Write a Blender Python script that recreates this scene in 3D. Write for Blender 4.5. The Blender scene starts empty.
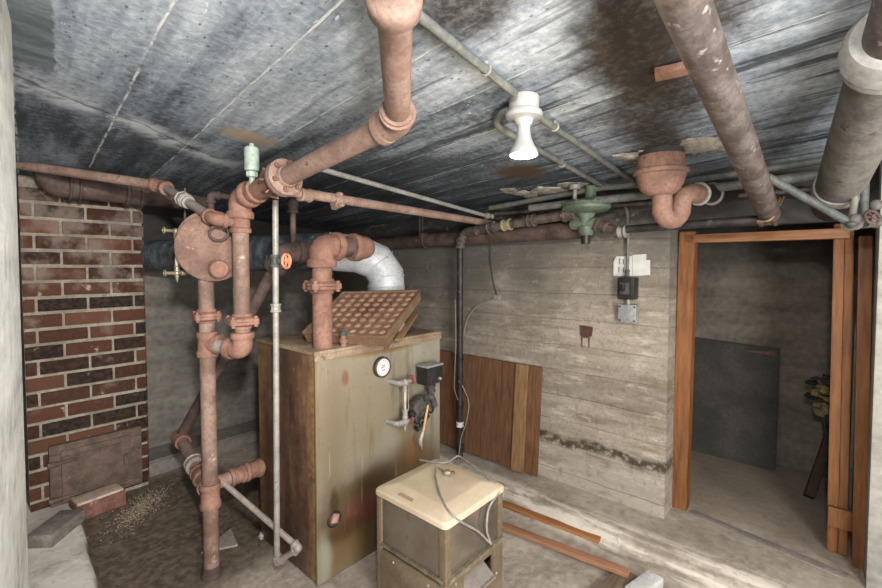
import bpy, bmesh, math, random
from mathutils import Vector, Matrix, noise
random.seed(7)
COL = bpy.context.scene.collection
sc = bpy.context.scene
V = Vector

# ------------------------------------------------------------------ camera geometry
F = 438.4; H = 1.56; YAW = math.radians(48.5); PIT = math.radians(2.2); CY = 266 + F*math.tan(PIT)
FX, FY = math.sin(YAW), math.cos(YAW); RX, RY = math.cos(YAW), -math.sin(YAW)
def ray(px, py):
    a = (px-441)/F; b = -(py-CY)/F
    fh = math.cos(PIT)+b*math.sin(PIT); up = b*math.cos(PIT)-math.sin(PIT)
    return (FX*fh+RX*a, FY*fh+RY*a, up)
def onX(px, py, X): d = ray(px, py); t = X/d[0]; return V((X, d[1]*t, H+d[2]*t))
def onY(px, py, Y): d = ray(px, py); t = Y/d[1]; return V((d[0]*t, Y, H+d[2]*t))
def onZ(px, py, Z): d = ray(px, py); t = (Z-H)/d[2]; return V((d[0]*t, d[1]*t, Z))
def P(px, py, D): d = ray(px, py); t = D/(d[0]*FX+d[1]*FY); return V((d[0]*t, d[1]*t, H+d[2]*t))
CA, CB, CZ = .065, .04, 2.265                      # the slab overhead slopes a little
def ceil_z(x, y): return CZ-CA*x-CB*y
def onC(px, py, drop=0.0):
    d = ray(px, py); t = (CZ-drop-H)/(d[2]+CA*d[0]+CB*d[1]); return V((d[0]*t, d[1]*t, H+d[2]*t))

# ------------------------------------------------------------------ node helper
class NT:
    def __init__(s, name):
        s.m = bpy.data.materials.new(name); s.m.use_nodes = True
        s.t = s.m.node_tree; s.b = s.t.nodes['Principled BSDF']; s.geo = None
        s.b.inputs['Specular IOR Level'].default_value = .3
    def nd(s, typ, **kw):
        n = s.t.nodes.new(typ)
        for k, v in kw.items(): setattr(n, k, v)
        return n
    def put(s, sock, v):
        if isinstance(v, (int, float)): sock.default_value = v
        elif isinstance(v, (tuple, list)):
            sock.default_value = tuple(v)+((1,) if len(v) == 3 and sock.type == 'RGBA' else ())
        else: s.t.links.new(v, sock)
    def pos(s):
        if s.geo is None: s.geo = s.nd('ShaderNodeNewGeometry').outputs['Position']
        return s.geo
    def map(s, vec=None, scale=(1, 1, 1), rot=(0, 0, 0), loc=(0, 0, 0)):
        n = s.nd('ShaderNodeMapping'); s.put(n.inputs['Vector'], vec or s.pos())
        n.inputs['Scale'].default_value = scale; n.inputs['Rotation'].default_value = rot; n.inputs['Location'].default_value = loc
        return n.outputs[0]
    def noise(s, scale, detail=4, vec=None, rough=.6):
        n = s.nd('ShaderNodeTexNoise'); s.put(n.inputs['Vector'], vec or s.pos())
        n.inputs['Scale'].default_value = scale; n.inputs['Detail'].default_value = detail; n.inputs['Roughness'].default_value = rough
        return n.outputs['Fac']
    def mr(s, v, a, b, lo=0., hi=1., smooth=True):
        n = s.nd('ShaderNodeMapRange'); n.interpolation_type = 'SMOOTHSTEP' if smooth else 'LINEAR'
        s.put(n.inputs[0], v); n.inputs[1].default_value = a; n.inputs[2].default_value = b; n.inputs[3].default_value = lo; n.inputs[4].default_value = hi
        return n.outputs[0]
    def ma(s, op, a, b=0., c=None):
        n = s.nd('ShaderNodeMath', operation=op); s.put(n.inputs[0], a); s.put(n.inputs[1], b)
        if c is not None: s.put(n.inputs[2], c)
        return n.outputs[0]
    def mix(s, f, a, b, mode='MIX'):
        n = s.nd('ShaderNodeMix', data_type='RGBA', blend_type=mode); s.put(n.inputs[0], f); s.put(n.inputs[6], a); s.put(n.inputs[7], b)
        return n.outputs[2]
    def ramp(s, f, stops):
        n = s.nd('ShaderNodeValToRGB'); s.put(n.inputs[0], f); e = n.color_ramp.elements
        while len(e) < len(stops): e.new(.5)
        for k, (p, c) in enumerate(stops): e[k].position = p; e[k].color = tuple(c)+(1,)
        return n.outputs[0]
    def sep(s, vec=None):
        n = s.nd('ShaderNodeSeparateXYZ'); s.put(n.inputs[0], vec or s.pos()); return n.outputs
    def blob(s, c, r, soft=.5, nz=.6, nscale=8):
        """1 inside an ellipsoid with a ragged edge (stains, and the painted bulb shadow)"""
        n = s.nd('ShaderNodeVectorMath', operation='SUBTRACT'); s.put(n.inputs[0], s.pos()); n.inputs[1].default_value = c
        m = s.nd('ShaderNodeVectorMath', operation='DIVIDE'); s.put(m.inputs[0], n.outputs[0]); m.inputs[1].default_value = r
        l = s.nd('ShaderNodeVectorMath', operation='LENGTH'); s.put(l.inputs[0], m.outputs[0])
        d = s.ma('ADD', l.outputs['Value'], s.ma('MULTIPLY', s.ma('SUBTRACT', s.noise(nscale, 5), .5), nz*2))
        return s.mr(d, 1-soft, 1+soft, 1, 0)
    def bump(s, h, strength=.3, dist=.01):
        n = s.nd('ShaderNodeBump'); s.put(n.inputs['Height'], h); n.inputs['Strength'].default_value = strength; n.inputs['Distance'].default_value = dist
        s.t.links.new(n.outputs[0], s.b.inputs['Normal'])
    def done(s, col, rough=.8, metal=0.):
        s.put(s.b.inputs['Base Color'], col); s.put(s.b.inputs['Roughness'], rough); s.put(s.b.inputs['Metallic'], metal); return s.m

def C(h):
    h = h.lstrip('#'); return tuple(((int(h[i:i+2], 16)/255+.055)/1.055)**2.4 if int(h[i:i+2], 16) > 10 else int(h[i:i+2], 16)/255/12.92 for i in (0, 2, 4))

def C2(h, sa=.72, va=.86):
    c = C(h); l = .3*c[0]+.59*c[1]+.11*c[2]; return tuple((l+(q-l)*sa)*va for q in c)
def simple(name, c1, c2, scale=12, rough=.7, metal=0, bump=.2, stretch=(1, 1, 1), c3=None, t3=.62, s3=25, grit=1.):
    n = NT(name); v = n.map(scale=stretch)
    f = n.noise(scale, 5, v)
    col = n.mix(n.mr(f, .35, .65), C2(c1), C2(c2))
    if c3: col = n.mix(n.mr(n.noise(s3, 6, v), t3, t3+.08), col, C2(c3))
    g = n.noise(70, 5); col = n.mix(n.mr(g, .42, .7, 0, .45*grit), col, C2(c2, .7, .45)); col = n.mix(n.mr(n.noise(55, 5, n.map(loc=(7, 2, 4))), .58, .74, 0, .35*grit), col, C2(c1, .5, 1.15))
    if bump: n.bump(n.noise(scale*5, 4, v), bump, .004)
    return n.done(col, rough, metal)

M = {}
M['pink_rust'] = simple('rusty_pink_pipe', '#a6826f', '#8a6753', 9, .75, 0, .25, c3='#5d4038', t3=.64)
M['orange_rust'] = simple('orange_rust', '#976750', '#7c503b', 10, .8, 0, .25, c3='#5a3b30', t3=.64)
M['worn_pipe'] = simple('worn_brown_pipe', '#91705c', '#6e503f', 8, .7, 0, .25, c3='#b09a8a', t3=.62, s3=14)
M['trap_rust'] = simple('trap_rust', '#9c6f5a', '#815744', 9, .75, 0, .25, c3='#6a4c40', t3=.64)
M['drum_rust'] = simple('drum_rust', '#88614e', '#6b4a3b', 6, .8, 0, .25, c3='#a07a66', t3=.62)
M['trap_black'] = simple('tarred_black_iron', '#2e2b2a', '#3f3935', 8, .7, 0, .3, c3='#7a5c4e', t3=.66)
M['brown_rust'] = simple('brown_rust', '#6a5248', '#4a3831', 9, .75, 0, .3, c3='#8c6a5c', t3=.62)
M['dark_pipe'] = simple('dark_steel_pipe', '#4a4240', '#332c2b', 12, .5, .3, .2, c3='#7c7068', t3=.62)
M['mottled_pipe'] = simple('mottled_brown_pipe', '#75675f', '#54463f', 18, .55, .2, .3, c3='#a0958b', t3=.6)
M['galvanised'] = simple('galvanised_steel', '#9c968b', '#857f74', 14, .5, .1, .15, c3='#6a5f55', t3=.66, grit=.5)
M['flue_metal'] = simple('flue_sheet_metal', '#c4c8cb', '#adb2b6', 7, .5, .1, .1, c3='#75736f', t3=.63, s3=16)
M['foil'] = simple('silver_duct_wrap', '#6d7880', '#3f474d', 6, .45, .3, .8, stretch=(3, 3, 1), c3='#a3acb2', t3=.62, s3=9)
M['grey_conduit'] = simple('grey_painted_conduit', '#7b7c75', '#64655f', 14, .55, .1, .1, c3='#6b675f', t3=.68)
M['green_conduit'] = simple('grey_green_conduit', '#5b605a', '#484c47', 14, .55, .1, .1, c3='#4c4a44', t3=.66)
M['pale_green'] = simple('pale_green_paint', '#a9bfa9', '#8fa791', 14, .6, 0, .1, c3='#b9976f', t3=.63)
M['green_paint'] = simple('green_enamel', '#657a62', '#50644e', 14, .5, 0, .1, c3='#9a9d85', t3=.66)
M['sewer'] = simple('grey_brown_cast_iron', '#827a6f', '#66605a', 10, .7, .1, .35, c3='#4d4640', t3=.62)
M['lead_grey'] = simple('pale_grey_lead', '#a8a49c', '#8d8981', 10, .6, .1, .2)
M['brass'] = simple('dull_brass', '#b0a17e', '#8b7d5f', 25, .4, .6, .1)
M['glass_tube'] = simple('sight_glass', '#c9c2a8', '#a9a285', 20, .15, 0, 0, grit=0)
M['orange_red'] = simple('orange_valve_paint', '#e5874a', '#cc6a35', 25, .5, 0, .1)
M['red_paint'] = simple('dusty_red_paint', '#b0545a', '#93434a', 25, .6, 0, .1)
M['black'] = simple('black_enamel', '#232120', '#332f2d', 20, .4, 0, .1, c3='#55504a', t3=.66)
M['rubber'] = simple('grimy_black_fitting', '#3a3533', '#58504b', 25, .7, 0, .3)
M['white_porcelain'] = simple('white_porcelain', '#b9b7b0', '#a8a69f', 14, .35, 0, 0, grit=.2)
M['bulb_white'] = simple('bulb_white_glass', '#b5b5b3', '#a9a9a7', 14, .3, 0, 0, grit=.2)
M['paper'] = simple('white_paper', '#d9d8d4', '#c6c4be', 12, .8, 0, 0, grit=.2)
M['ink'] = simple('grey_pencil', '#4c4b50', '#3c3b40', 12, .8, 0, 0)
M['grey_box'] = simple('grey_metal_box', '#a9abaa', '#929494', 14, .5, .3, .1)
M['cream'] = simple('cream_enamel', '#d9c09a', '#cbb18a', 6, .45, 0, .03, c3='#b5966f', t3=.68, s3=20, grit=.25)
M['cab_brown'] = simple('bronze_enamel', '#8a7454', '#75603f', 7, .5, .15, .1, c3='#5d4a33', t3=.66)
M['cab_panel'] = simple('dusty_bronze_panel', '#8a7862', '#a59480', 3.5, .16, .75, .03, c3='#75634e', t3=.62, s3=8, grit=.5)
M['louvre'] = simple('pale_metal_louvre', '#ab9c90', '#92847a', 8, .5, .2, .1)
M['label_brown'] = simple('faded_paper_label', '#ab9173', '#9a8163', 30, .7, 0, 0)
M['cord_grey'] = simple('grey_rubber_cord', '#9a958b', '#86817a', 30, .6, 0, .1)
M['copper'] = simple('copper_contacts', '#a5683f', '#8c5330', 30, .35, .7, .1)
M['yellow'] = simple('yellow_handle_paint', '#d9a545', '#c58f35', 30, .5, 0, .1)
M['blade'] = simple('dusty_pale_bristle', '#c7b595', '#ab997a', 40, .7, 0, .2)
M['tray'] = simple('tan_glazed_tray', '#96704c', '#7f5c3b', 9, .5, .1, .15, c3='#5b4129', t3=.66)
M['dimple'] = simple('orange_brown_studs', '#a5755a', '#8f6248', 12, .6, .1, .1)
M['patch_red'] = simple('red_brown_wood_scrap', '#6e3f35', '#57302a', 18, .7, 0, .3)
M['chunk'] = simple('broken_cream_mortar', '#b5ac9a', '#918876', 25, .95, 0, 1.0, c3='#6b6254', t3=.62)
M['plaster'] = simple('white_plaster', '#d6d4d0', '#c2bfba', 15, .9, 0, .4)
M['flower_yellow'] = simple('dried_yellow_petal', '#a78f50', '#8c7640', 30, .9, 0, .3)
M['flower_dark'] = simple('dried_dark_leaf', '#57473f', '#43352f', 30, .9, 0, .3)
M['debris'] = simple('tan_crumbs', '#b5a181', '#8a785a', 60, .95, 0, .3)
M['dark_board'] = simple('dark_grey_green_board', '#4f4c43', '#403e37', 5, .8, 0, .2)
M['door_iron'] = simple('rusted_cast_iron', '#745a4a', '#594638', 14, .75, .1, .4, c3='#82675a', t3=.63)
M['thread_yellow'] = simple('yellowed_joint_compound', '#a89a62', '#8d7f50', 30, .7, 0, .2)
M['wire'] = simple('copper_brown_wire', '#a9794f', '#8e6442', 30, .5, .2, 0)
M['thin_wire'] = simple('dark_thin_wire', '#4b453f', '#3b3631', 30, .6, 0, 0)
M['pale_wire'] = simple('pale_thin_wire', '#a59d90', '#8e877b', 30, .6, 0, 0)

def wood(name, c1, c2, c3, axis='Z', rough=.6):
    n = NT(name); st = {'Z': (9, 9, .9), 'Y': (9, .9, 9), 'X': (.9, 9, 9)}[axis]
    v = n.map(scale=st)
    f = n.noise(6, 6, v, .65); g = n.noise(1.6, 3)
    col = n.ramp(n.ma('ADD', n.ma('MULTIPLY', f, .75), n.ma('MULTIPLY', g, .25)), [(.33, C2(c3, .96, .72)), (.5, C2(c2, .96, .72)), (.66, C2(c1, .96, .72))])
    k = n.nd('ShaderNodeTexVoronoi'); n.put(k.inputs['Vector'], n.map(scale=tuple(.55*q for q in st))); k.inputs['Scale'].default_value = 1.3
    col = n.mix(n.mr(k.outputs['Distance'], .05, .16, .6, 0), col, C('#4a2f1e'))
    n.bump(f, .25, .004)
    return n.done(col, rough)
M['door_wood'] = wood('orange_pine', '#a06c3f', '#8d5b31', '#6a4226', 'Z')
M['header_wood'] = wood('orange_pine_header', '#a5734b', '#92623d', '#744a2c', 'Y')
M['panel_wood'] = wood('brown_plank_panel', '#8d664b', '#7a563c', '#5a3f2b', 'Z')
M['stud_wood'] = wood('tan_stud', '#ae8861', '#9a7651', '#7a5a3d', 'Z')
M['stick_wood'] = wood('orange_lath', '#bf8653', '#a9713f', '#885631', 'Y')
M['pink_lath'] = wood('pinkish_lath', '#bd8d6c', '#ab7a5b', '#8f6247', 'Y')
M['grey_wood'] = wood('weathered_plank', '#8a7966', '#76664f', '#5c4d3b', 'X', .85)
M['scrap_wood'] = wood('pink_ceiling_lath', '#b88f7a', '#a67b66', '#8c6450', 'X')
M['dark_plank'] = wood('dark_brown_plank', '#554238', '#45352c', '#32251f', 'Z', .8)

# ceiling
def ceiling_mat():
    n = NT('sooty_shaded_ceiling'); R7 = math.radians(5)
    rv = n.map(rot=(0, 0, R7)); x, y, z = n.sep(rv)[:3]
    px, py, pz = n.sep()[:3]
    f = n.noise(1.5, 9, n.map(rv, scale=(7, 1.0, 1)), .66); h = n.noise(38, 6, rv, .7); g = n.noise(2.2, 6, n.map(rv, scale=(1.5, .7, 1)))
    v = n.ma('ADD', n.ma('ADD', n.ma('MULTIPLY', f, .50), n.ma('MULTIPLY', h, .38)), n.ma('MULTIPLY', g, .34))
    # flash bounce painted in: paler near camera, darker and sooty to right and far
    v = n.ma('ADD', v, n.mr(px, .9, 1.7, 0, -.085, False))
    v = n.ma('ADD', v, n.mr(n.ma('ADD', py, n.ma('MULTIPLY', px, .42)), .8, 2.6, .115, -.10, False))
    bw = .287; x = n.ma('ADD', x, .012)
    bi = n.ma('FLOOR', n.ma('DIVIDE', x, bw))
    wn = n.nd('ShaderNodeTexWhiteNoise', noise_dimensions='1D'); n.put(wn.inputs['W'], bi)
    v = n.ma('ADD', v, n.ma('MULTIPLY', n.ma('SUBTRACT', wn.outputs['Value'], .5), .06))
    base = n.ramp(v, [(.36, C('#2a2e32')), (.48, C('#4b5259')), (.56, C('#747d85')), (.67, C('#9aa2a9')), (.80, C('#c4cacf'))])
    # pits and pale flecks
    vo = n.nd('ShaderNodeTexVoronoi'); n.put(vo.inputs['Vector'], n.map(rv, scale=(1.4, .8, 1))); vo.inputs['Scale'].default_value = 30
    base = n.mix(n.mr(n.ma('ADD', vo.outputs['Distance'], n.ma('MULTIPLY', n.noise(9, 4), .6)), .34, .46, .75, 0), base, C('#3b4146'))
    base = n.mix(n.mr(n.noise(46, 3, n.map(rv, scale=(1, .45, 1), loc=(3, 8, 0))), .69, .74, 0, .7), base, C('#d4d6d6'))
    # dark long streaks of the form boards
    base = n.mix(n.ma('MULTIPLY', n.mr(n.noise(2.0, 8, n.map(rv, scale=(13, .9, 1), loc=(4, 1, 0)), .6), .52, .64, 0, .85), n.mr(px, .6, 1.4, .2, 1)), base, C('#2f3438'))
    wob = n.ma('MULTIPLY', n.ma('SUBTRACT', n.noise(24, 4), .5), .03)
    fr = n.ma('ABSOLUTE', n.ma('SUBTRACT', n.ma('FRACT', n.ma('ADD', n.ma('ADD', n.ma('DIVIDE', x, bw), n.ma('MULTIPLY', n.ma('SUBTRACT', n.noise(3, 3), .5), .05)), wob)), .5))
    seam = n.ma('MULTIPLY', n.mr(fr, .480, .492), n.mr(n.noise(13, 5), .36, .56))
    base = n.mix(n.ma('MULTIPLY', seam, n.mr(px, .55, 1.3, .9, .45)), base, C('#cfd0ce'))
    # smooth dark strip of slab in the near left corner
    c1_, c2_ = onC(52, 0), onC(56, 70)
    ed = n.ma('ADD', px, n.ma('ADD', n.ma('MULTIPLY', py, -(c2_.x-c1_.x)/(c2_.y-c1_.y)), n.ma('MULTIPLY', n.ma('SUBTRACT', n.noise(16, 4), .5), .05)))
    k0 = c1_.x-c1_.y*(c2_.x-c1_.x)/(c2_.y-c1_.y)
    strip = n.ma('MULTIPLY', n.mr(ed, k0-.004, k0+.004, 1, 0), n.mr(py, c2_.y+.0, c2_.y+.03, 1, 0))
    base = n.mix(n.ma('MULTIPLY', strip, .85), base, n.mix(n.mr(n.noise(3, 5, n.map(scale=(1, 6, 1))), .4, .65), C('#4a5254'), C('#6c7577')))
    # efflorescence streak crossing the boards
    a, b = onC(28, 83), onC(242, 167); d = (b-a).normalized()
    off = n.ma('ADD', n.ma('MULTIPLY', n.ma('SUBTRACT', px, a.x), -d.y), n.ma('MULTIPLY', n.ma('SUBTRACT', py, a.y), d.x))
    off = n.ma('ADD', off, n.ma('MULTIPLY', n.ma('SUBTRACT', n.noise(4, 4), .5), .16))
    st2 = n.ma('MULTIPLY', n.mr(n.ma('ABSOLUTE', off), .01, .13, 1, 0), n.ma('MULTIPLY', n.mr(px, b.x-.05, b.x+.1, 1, 0), n.mr(n.noise(9, 6), .40, .58, .1, 1)))
    base = n.mix(n.ma('MULTIPLY', st2, .8), base, C('#c5cacc'))
    crack = n.mr(n.ma('ABSOLUTE', n.ma('ADD', off, n.ma('MULTIPLY', n.noise(14, 4), .03))), .004, .011, 1, 0)
    base = n.mix(n.ma('MULTIPLY', crack, n.mr(px, b.x-.25, b.x-.1, .5, 0)), base, C('#23282b'))
    # rusty spot above the steam pipe
    c = onC(252, 138); base = n.mix(n.ma('MULTIPLY', n.blob(c, (.12, .07, .5), .4, .8, 9), .8), base, C('#a08a72'))
    # dark brown patches above the drain pipe and beside the steam pipe
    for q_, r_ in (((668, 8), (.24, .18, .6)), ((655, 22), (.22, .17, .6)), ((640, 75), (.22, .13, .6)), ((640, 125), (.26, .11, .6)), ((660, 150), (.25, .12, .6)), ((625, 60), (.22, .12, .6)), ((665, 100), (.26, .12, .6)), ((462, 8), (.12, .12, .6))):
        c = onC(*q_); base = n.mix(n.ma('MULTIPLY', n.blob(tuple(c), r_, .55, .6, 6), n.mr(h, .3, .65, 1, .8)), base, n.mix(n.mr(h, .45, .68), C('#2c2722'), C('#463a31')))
    # cast shadow of the bulb, painted brown into the ceiling colour
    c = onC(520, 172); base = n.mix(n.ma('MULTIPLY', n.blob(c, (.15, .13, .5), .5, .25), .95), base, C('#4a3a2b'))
    n.bump(n.ma('ADD', n.ma('MULTIPLY', h, .6), n.ma('ADD', n.ma('MULTIPLY', f, .8), n.ma('MULTIPLY', seam, .6))), .55, .012)
    return n.done(base, .85)
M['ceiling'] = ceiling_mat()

def boardwall_mat():
    n = NT('board_formed_concrete'); px, py, pz = n.sep()[:3]
    st = n.map(scale=(1, 1.2, 10))
    f = n.noise(1.5, 8, st, .62); h = n.noise(30, 5); g = n.noise(2.0, 5)
    base = n.ramp(n.ma('ADD', n.ma('MULTIPLY', f, .55), n.ma('MULTIPLY', n.ma('ADD', h, g), .225)), [(.34, C('#625a4f')), (.48, C('#887d71')), (.6, C('#9e9386')), (.72, C('#b5ab9d'))])
    bi = n.ma('FLOOR', n.ma('DIVIDE', n.ma('ADD', pz, n.ma('MULTIPLY', n.noise(1.2, 2), .05)), .175))
    wn = n.nd('ShaderNodeTexWhiteNoise', noise_dimensions='1D'); n.put(wn.inputs['W'], bi)
    base = n.mix(.3, base, n.mix(wn.outputs['Value'], C('#7a7164'), C('#b3a999')))
    base = n.mix(n.mr(n.noise(2.6, 8, n.map(scale=(1, .8, 5), loc=(1, 7, 3)), .66), .50, .66, 0, .65), base, C('#6f6250'))
    base = n.mix(n.mr(n.noise(3.0, 8, n.map(scale=(1, 1.5, 6), loc=(6, 2, 8)), .66), .52, .68, 0, .5), base, C('#c9bfb0'))
    base = n.mix(n.mr(n.noise(70, 6, None, .75), .5, .66, 0, .35), base, C('#4f473c'))
    # the poured bottom course is paler
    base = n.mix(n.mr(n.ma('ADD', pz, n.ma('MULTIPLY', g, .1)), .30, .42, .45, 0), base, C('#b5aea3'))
    # darker on the upper half and towards the back corner
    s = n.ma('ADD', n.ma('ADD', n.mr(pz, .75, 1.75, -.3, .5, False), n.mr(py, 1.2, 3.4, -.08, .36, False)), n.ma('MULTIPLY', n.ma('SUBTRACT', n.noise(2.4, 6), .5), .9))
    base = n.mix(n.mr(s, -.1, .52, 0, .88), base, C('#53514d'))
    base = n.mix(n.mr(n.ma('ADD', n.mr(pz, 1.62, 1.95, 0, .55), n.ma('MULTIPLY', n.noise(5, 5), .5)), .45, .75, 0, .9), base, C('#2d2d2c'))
    # eroded joint
    band = n.mr(n.ma('ABSOLUTE', n.ma('ADD', n.ma('SUBTRACT', pz, .365), n.ma('MULTIPLY', n.ma('SUBTRACT', n.noise(6, 5), .5), .10))), .012, .05, 1, 0)
    base = n.mix(n.ma('MULTIPLY', band, n.mr(n.noise(28, 5), .35, .55, .25, 1)), base, C('#453d31'))
    base = n.mix(n.mr(n.noise(60, 3), .70, .76, 0, .5), base, C('#e3ded2'))
    base = n.mix(n.mr(n.noise(22, 7, None, .72), .52, .66, 0, .4), base, C('#5e564b'))
    base = n.mix(n.mr(n.noise(17, 7, n.map(loc=(4, 4, 4)), .72), .58, .72, 0, .3), base, C('#cfc7b9'))
    base = n.mix(n.mr(n.noise(4.0, 6, n.map(scale=(1, 1, 3), loc=(9, 2, 5))), .55, .68, 0, .5), base, C('#6f6659'))
    fr = n.ma('ABSOLUTE', n.ma('SUBTRACT', n.ma('FRACT', n.ma('DIVIDE', n.ma('ADD', pz, n.ma('MULTIPLY', n.noise(1.2, 2), .05)), .175)), .5))
    ln = n.mr(fr, .47, .495, 0, 1)
    base = n.mix(n.ma('MULTIPLY', ln, n.mr(n.noise(5, 4), .4, .6, 0, .5)), base, C('#5b5347'))
    n.bump(n.ma('ADD', n.ma('ADD', f, n.ma('MULTIPLY', h, .5)), n.ma('MULTIPLY', ln, -.5)), .6, .012)
    return n.done(base, .9)
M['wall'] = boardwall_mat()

def darkwall_mat(name, c1, c2, c3, zdark=True):
    n = NT(name); px, py, pz = n.sep()[:3]
    f = n.noise(1.8, 8, n.map(scale=(1, 1, 5)), .6); h = n.noise(22, 5)
    base = n.ramp(n.ma('ADD', n.ma('MULTIPLY', f, .6), n.ma('MULTIPLY', h, .4)), [(.35, C(c3)), (.5, C(c2)), (.66, C(c1))])
    if zdark: base = n.mix(n.mr(n.ma('ADD', pz, n.ma('MULTIPLY', n.noise(3, 4), .5)), 1.6, 2.1, 0, .8), base, C('#262625'))  # darker towards the top
    n.bump(n.ma('ADD', f, n.ma('MULTIPLY', h, .5)), .5, .01)
    return n.done(base, .9)
M['back_wall'] = darkwall_mat('dark_back_concrete', '#857f76', '#6d6861', '#55514b')
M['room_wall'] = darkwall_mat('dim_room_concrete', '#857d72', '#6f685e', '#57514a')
M['pale_wall'] = darkwall_mat('pale_limewashed_wall', '#cfcfca', '#b9b9b4', '#93928c', False)
M['grey_wall'] = darkwall_mat('grey_plain_wall', '#aaa8a1', '#96948d', '#7b7973', False)

def floor_mat():
    n = NT('stained_concrete_floor'); px, py, pz = n.sep()[:3]
    f = n.noise(2.2, 8, None, .62); h = n.noise(24, 6)
    base = n.ramp(n.ma('ADD', n.ma('MULTIPLY', f, .6), n.ma('MULTIPLY', h, .4)), [(.34, C('#766b60')), (.47, C('#988d81')), (.58, C('#aea496')), (.72, C('#c6beb2'))])
    # damp brown ground by the chimney
    c = (.88, 2.98, 0); damp = n.blob(c, (.66, .80, .5), .22, .16, 5)
    base = n.mix(n.ma('MULTIPLY', damp, .92), base, n.mix(n.mr(h, .35, .7), C('#443a30'), C('#6c5e4e')))
    slab = n.ma('MULTIPLY', n.mr(pz, .035, .06), n.mr(px, .62, .66, 1, 0))
    base = n.mix(n.ma('MULTIPLY', slab, .9), base, n.mix(n.mr(f, .4, .6), C('#c0bab0'), C('#dad5cb')))
    # ledge along the wall browner, small room darker
    base = n.mix(n.ma('MULTIPLY', n.mr(px, 2.5, 2.62, 0, .55), n.mr(f, .3, .6, 1, .4)), base, C('#8f8475'))
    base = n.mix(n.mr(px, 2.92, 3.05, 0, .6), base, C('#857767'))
    # lime streaks on the sloping lip
    lip = n.ma('MULTIPLY', n.mr(px, 2.3, 2.38), n.mr(px, 2.52, 2.6, 1, 0))
    sn = n.noise(1.7, 8, n.map(scale=(9, 1.2, 9), rot=(0, 0, -.05)))
    base = n.mix(n.ma('MULTIPLY', lip, n.mr(sn, .46, .56, 0, .65)), base, C('#d5cdbf'))
    base = n.mix(n.ma('MULTIPLY', lip, n.mr(sn, .45, .37, 0, .6)), base, C('#6f6558'))
    base = n.mix(n.mr(n.noise(70, 3), .70, .75, 0, .6), base, C('#e2ddd3'))
    base = n.mix(n.mr(n.noise(45, 3, n.map(loc=(5, 3, 1))), .69, .75, 0, .6), base, C('#4e453a'))
    base = n.mix(n.mr(n.noise(19, 8, n.map(loc=(2, 6, 1)), .72), .54, .68, 0, .55), base, C('#6c6256'))
    base = n.mix(n.mr(n.noise(6, 7, n.map(loc=(8, 6, 1)), .65), .56, .68, 0, .5), base, C('#7d7265'))
    n.bump(n.ma('ADD', n.ma('MULTIPLY', f, .5), h), .45, .012)
    return n.done(base, n.mr(damp, 0, 1, .9, .6))
M['floor'] = floor_mat()

def brick_mat():
    n = NT('old_red_brick'); a = n.nd('ShaderNodeAttribute', attribute_name='tint')
    h = n.noise(40, 5); g = n.noise(6, 5); px, py, pz = n.sep()[:3]
    col = n.mix(n.mr(h, .35, .7, 0, .5), a.outputs['Color'], C('#4f3a2c'))
    wash = n.ma('ADD', n.mr(pz, .95, 1.75, -.14, .06, False), n.noise(5, 7))
    col = n.mix(n.mr(wash, .46, .66, 0, .62), col, C('#83746a'))
    col = n.mix(n.mr(n.noise(14, 6, n.map(loc=(3, 1, 2))), .64, .72, 0, .7), col, C('#a89a8c'))
    n.bump(n.ma('ADD', h, g), .5, .006)
    return n.done(col, .9)
M['brick'] = brick_mat()
M['mortar'] = simple('lime_mortar', '#a39680', '#857863', 9, .95, 0, .6, c3='#6a6056', t3=.63)

YB, XB = 1.82, 1.152                                 # boiler front and left planes
def boiler_front_mat():
    n = NT('stained_grey_green_enamel'); px, py, pz = n.sep()[:3]
    f = n.noise(2.5, 6); v = n.noise(3, 6, n.map(scale=(5, 5, .6)))
    col = n.mix(n.mr(f, .35, .65), C('#918c7e'), C('#7f796b'))
    def st(pxl, r, c, amt, soft=.6, nz=.45, ns=7):
        nonlocal col
        p = onY(*pxl, YB); col = n.mix(n.ma('MULTIPLY', n.blob(tuple(p), (r[0], .6, r[1]), soft, nz, ns), amt), col, C(c))
    st((360, 410), (.30, .30), '#756852', .75, .8, .7, 4)
    st((330, 430), (.08, .55), '#665740', .6, .7, .6, 5)
    st((400, 490), (.40, .20), '#57432c', .9, .7, .6, 5)
    st((375, 520), (.34, .16), '#5f4a30', .8, .6, .6, 5)
    st((352, 508), (.22, .17), '#50402b', .85, .6, .7, 6)
    st((363, 507), (.12, .085), '#663f34', .95, .3, .7, 12)
    st((372, 482), (.13, .07), '#55432b', .8, .7, .6, 6)
    st((412, 450), (.12, .08), '#5c4a30', .75, .7, .6, 6)
    st((345, 530), (.10, .05), '#4a3420', .9, .5, .7, 9)
    st((345, 560), (.28, .10), '#6b5638', .75, .6, .7, 6)
    st((412, 470), (.14, .12), '#745a3d', .8, .6, .6, 6)
    st((322, 565), (.05, .13), '#8b8a78', .9, .5, .5, 6)
    st((345, 378), (.022, .04), '#6d4c36', .85, .4)
    st((411, 452), (.035, .09), '#835d42', .8, .5)
    st((385, 349), (.24, .02), '#6d5028', .8, .6)
    st((334, 503), (.025, .06), '#40321f', .85, .5)
    st((405, 425), (.06, .12), '#6b5a38', .6, .6, .6)
    col = n.mix(n.mr(v, .55, .70, 0, .55), col, C('#625238'))
    col = n.mix(n.mr(n.noise(7, 4, n.map(scale=(9, 9, .45))), .64, .70, 0, .4), col, C('#a9a38e'))
    col = n.mix(n.mr(n.noise(40, 5), .62, .72, 0, .5), col, C('#5b4a2c'))
    col = n.mix(n.mr(n.ma('ADD', px, n.ma('MULTIPLY', f, .02)), XB+.0, XB+.04, .6, 0), col, C('#6f5b38'))
    n.bump(n.noise(60, 4), .1, .003)
    return n.done(col, .45, .1)
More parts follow.
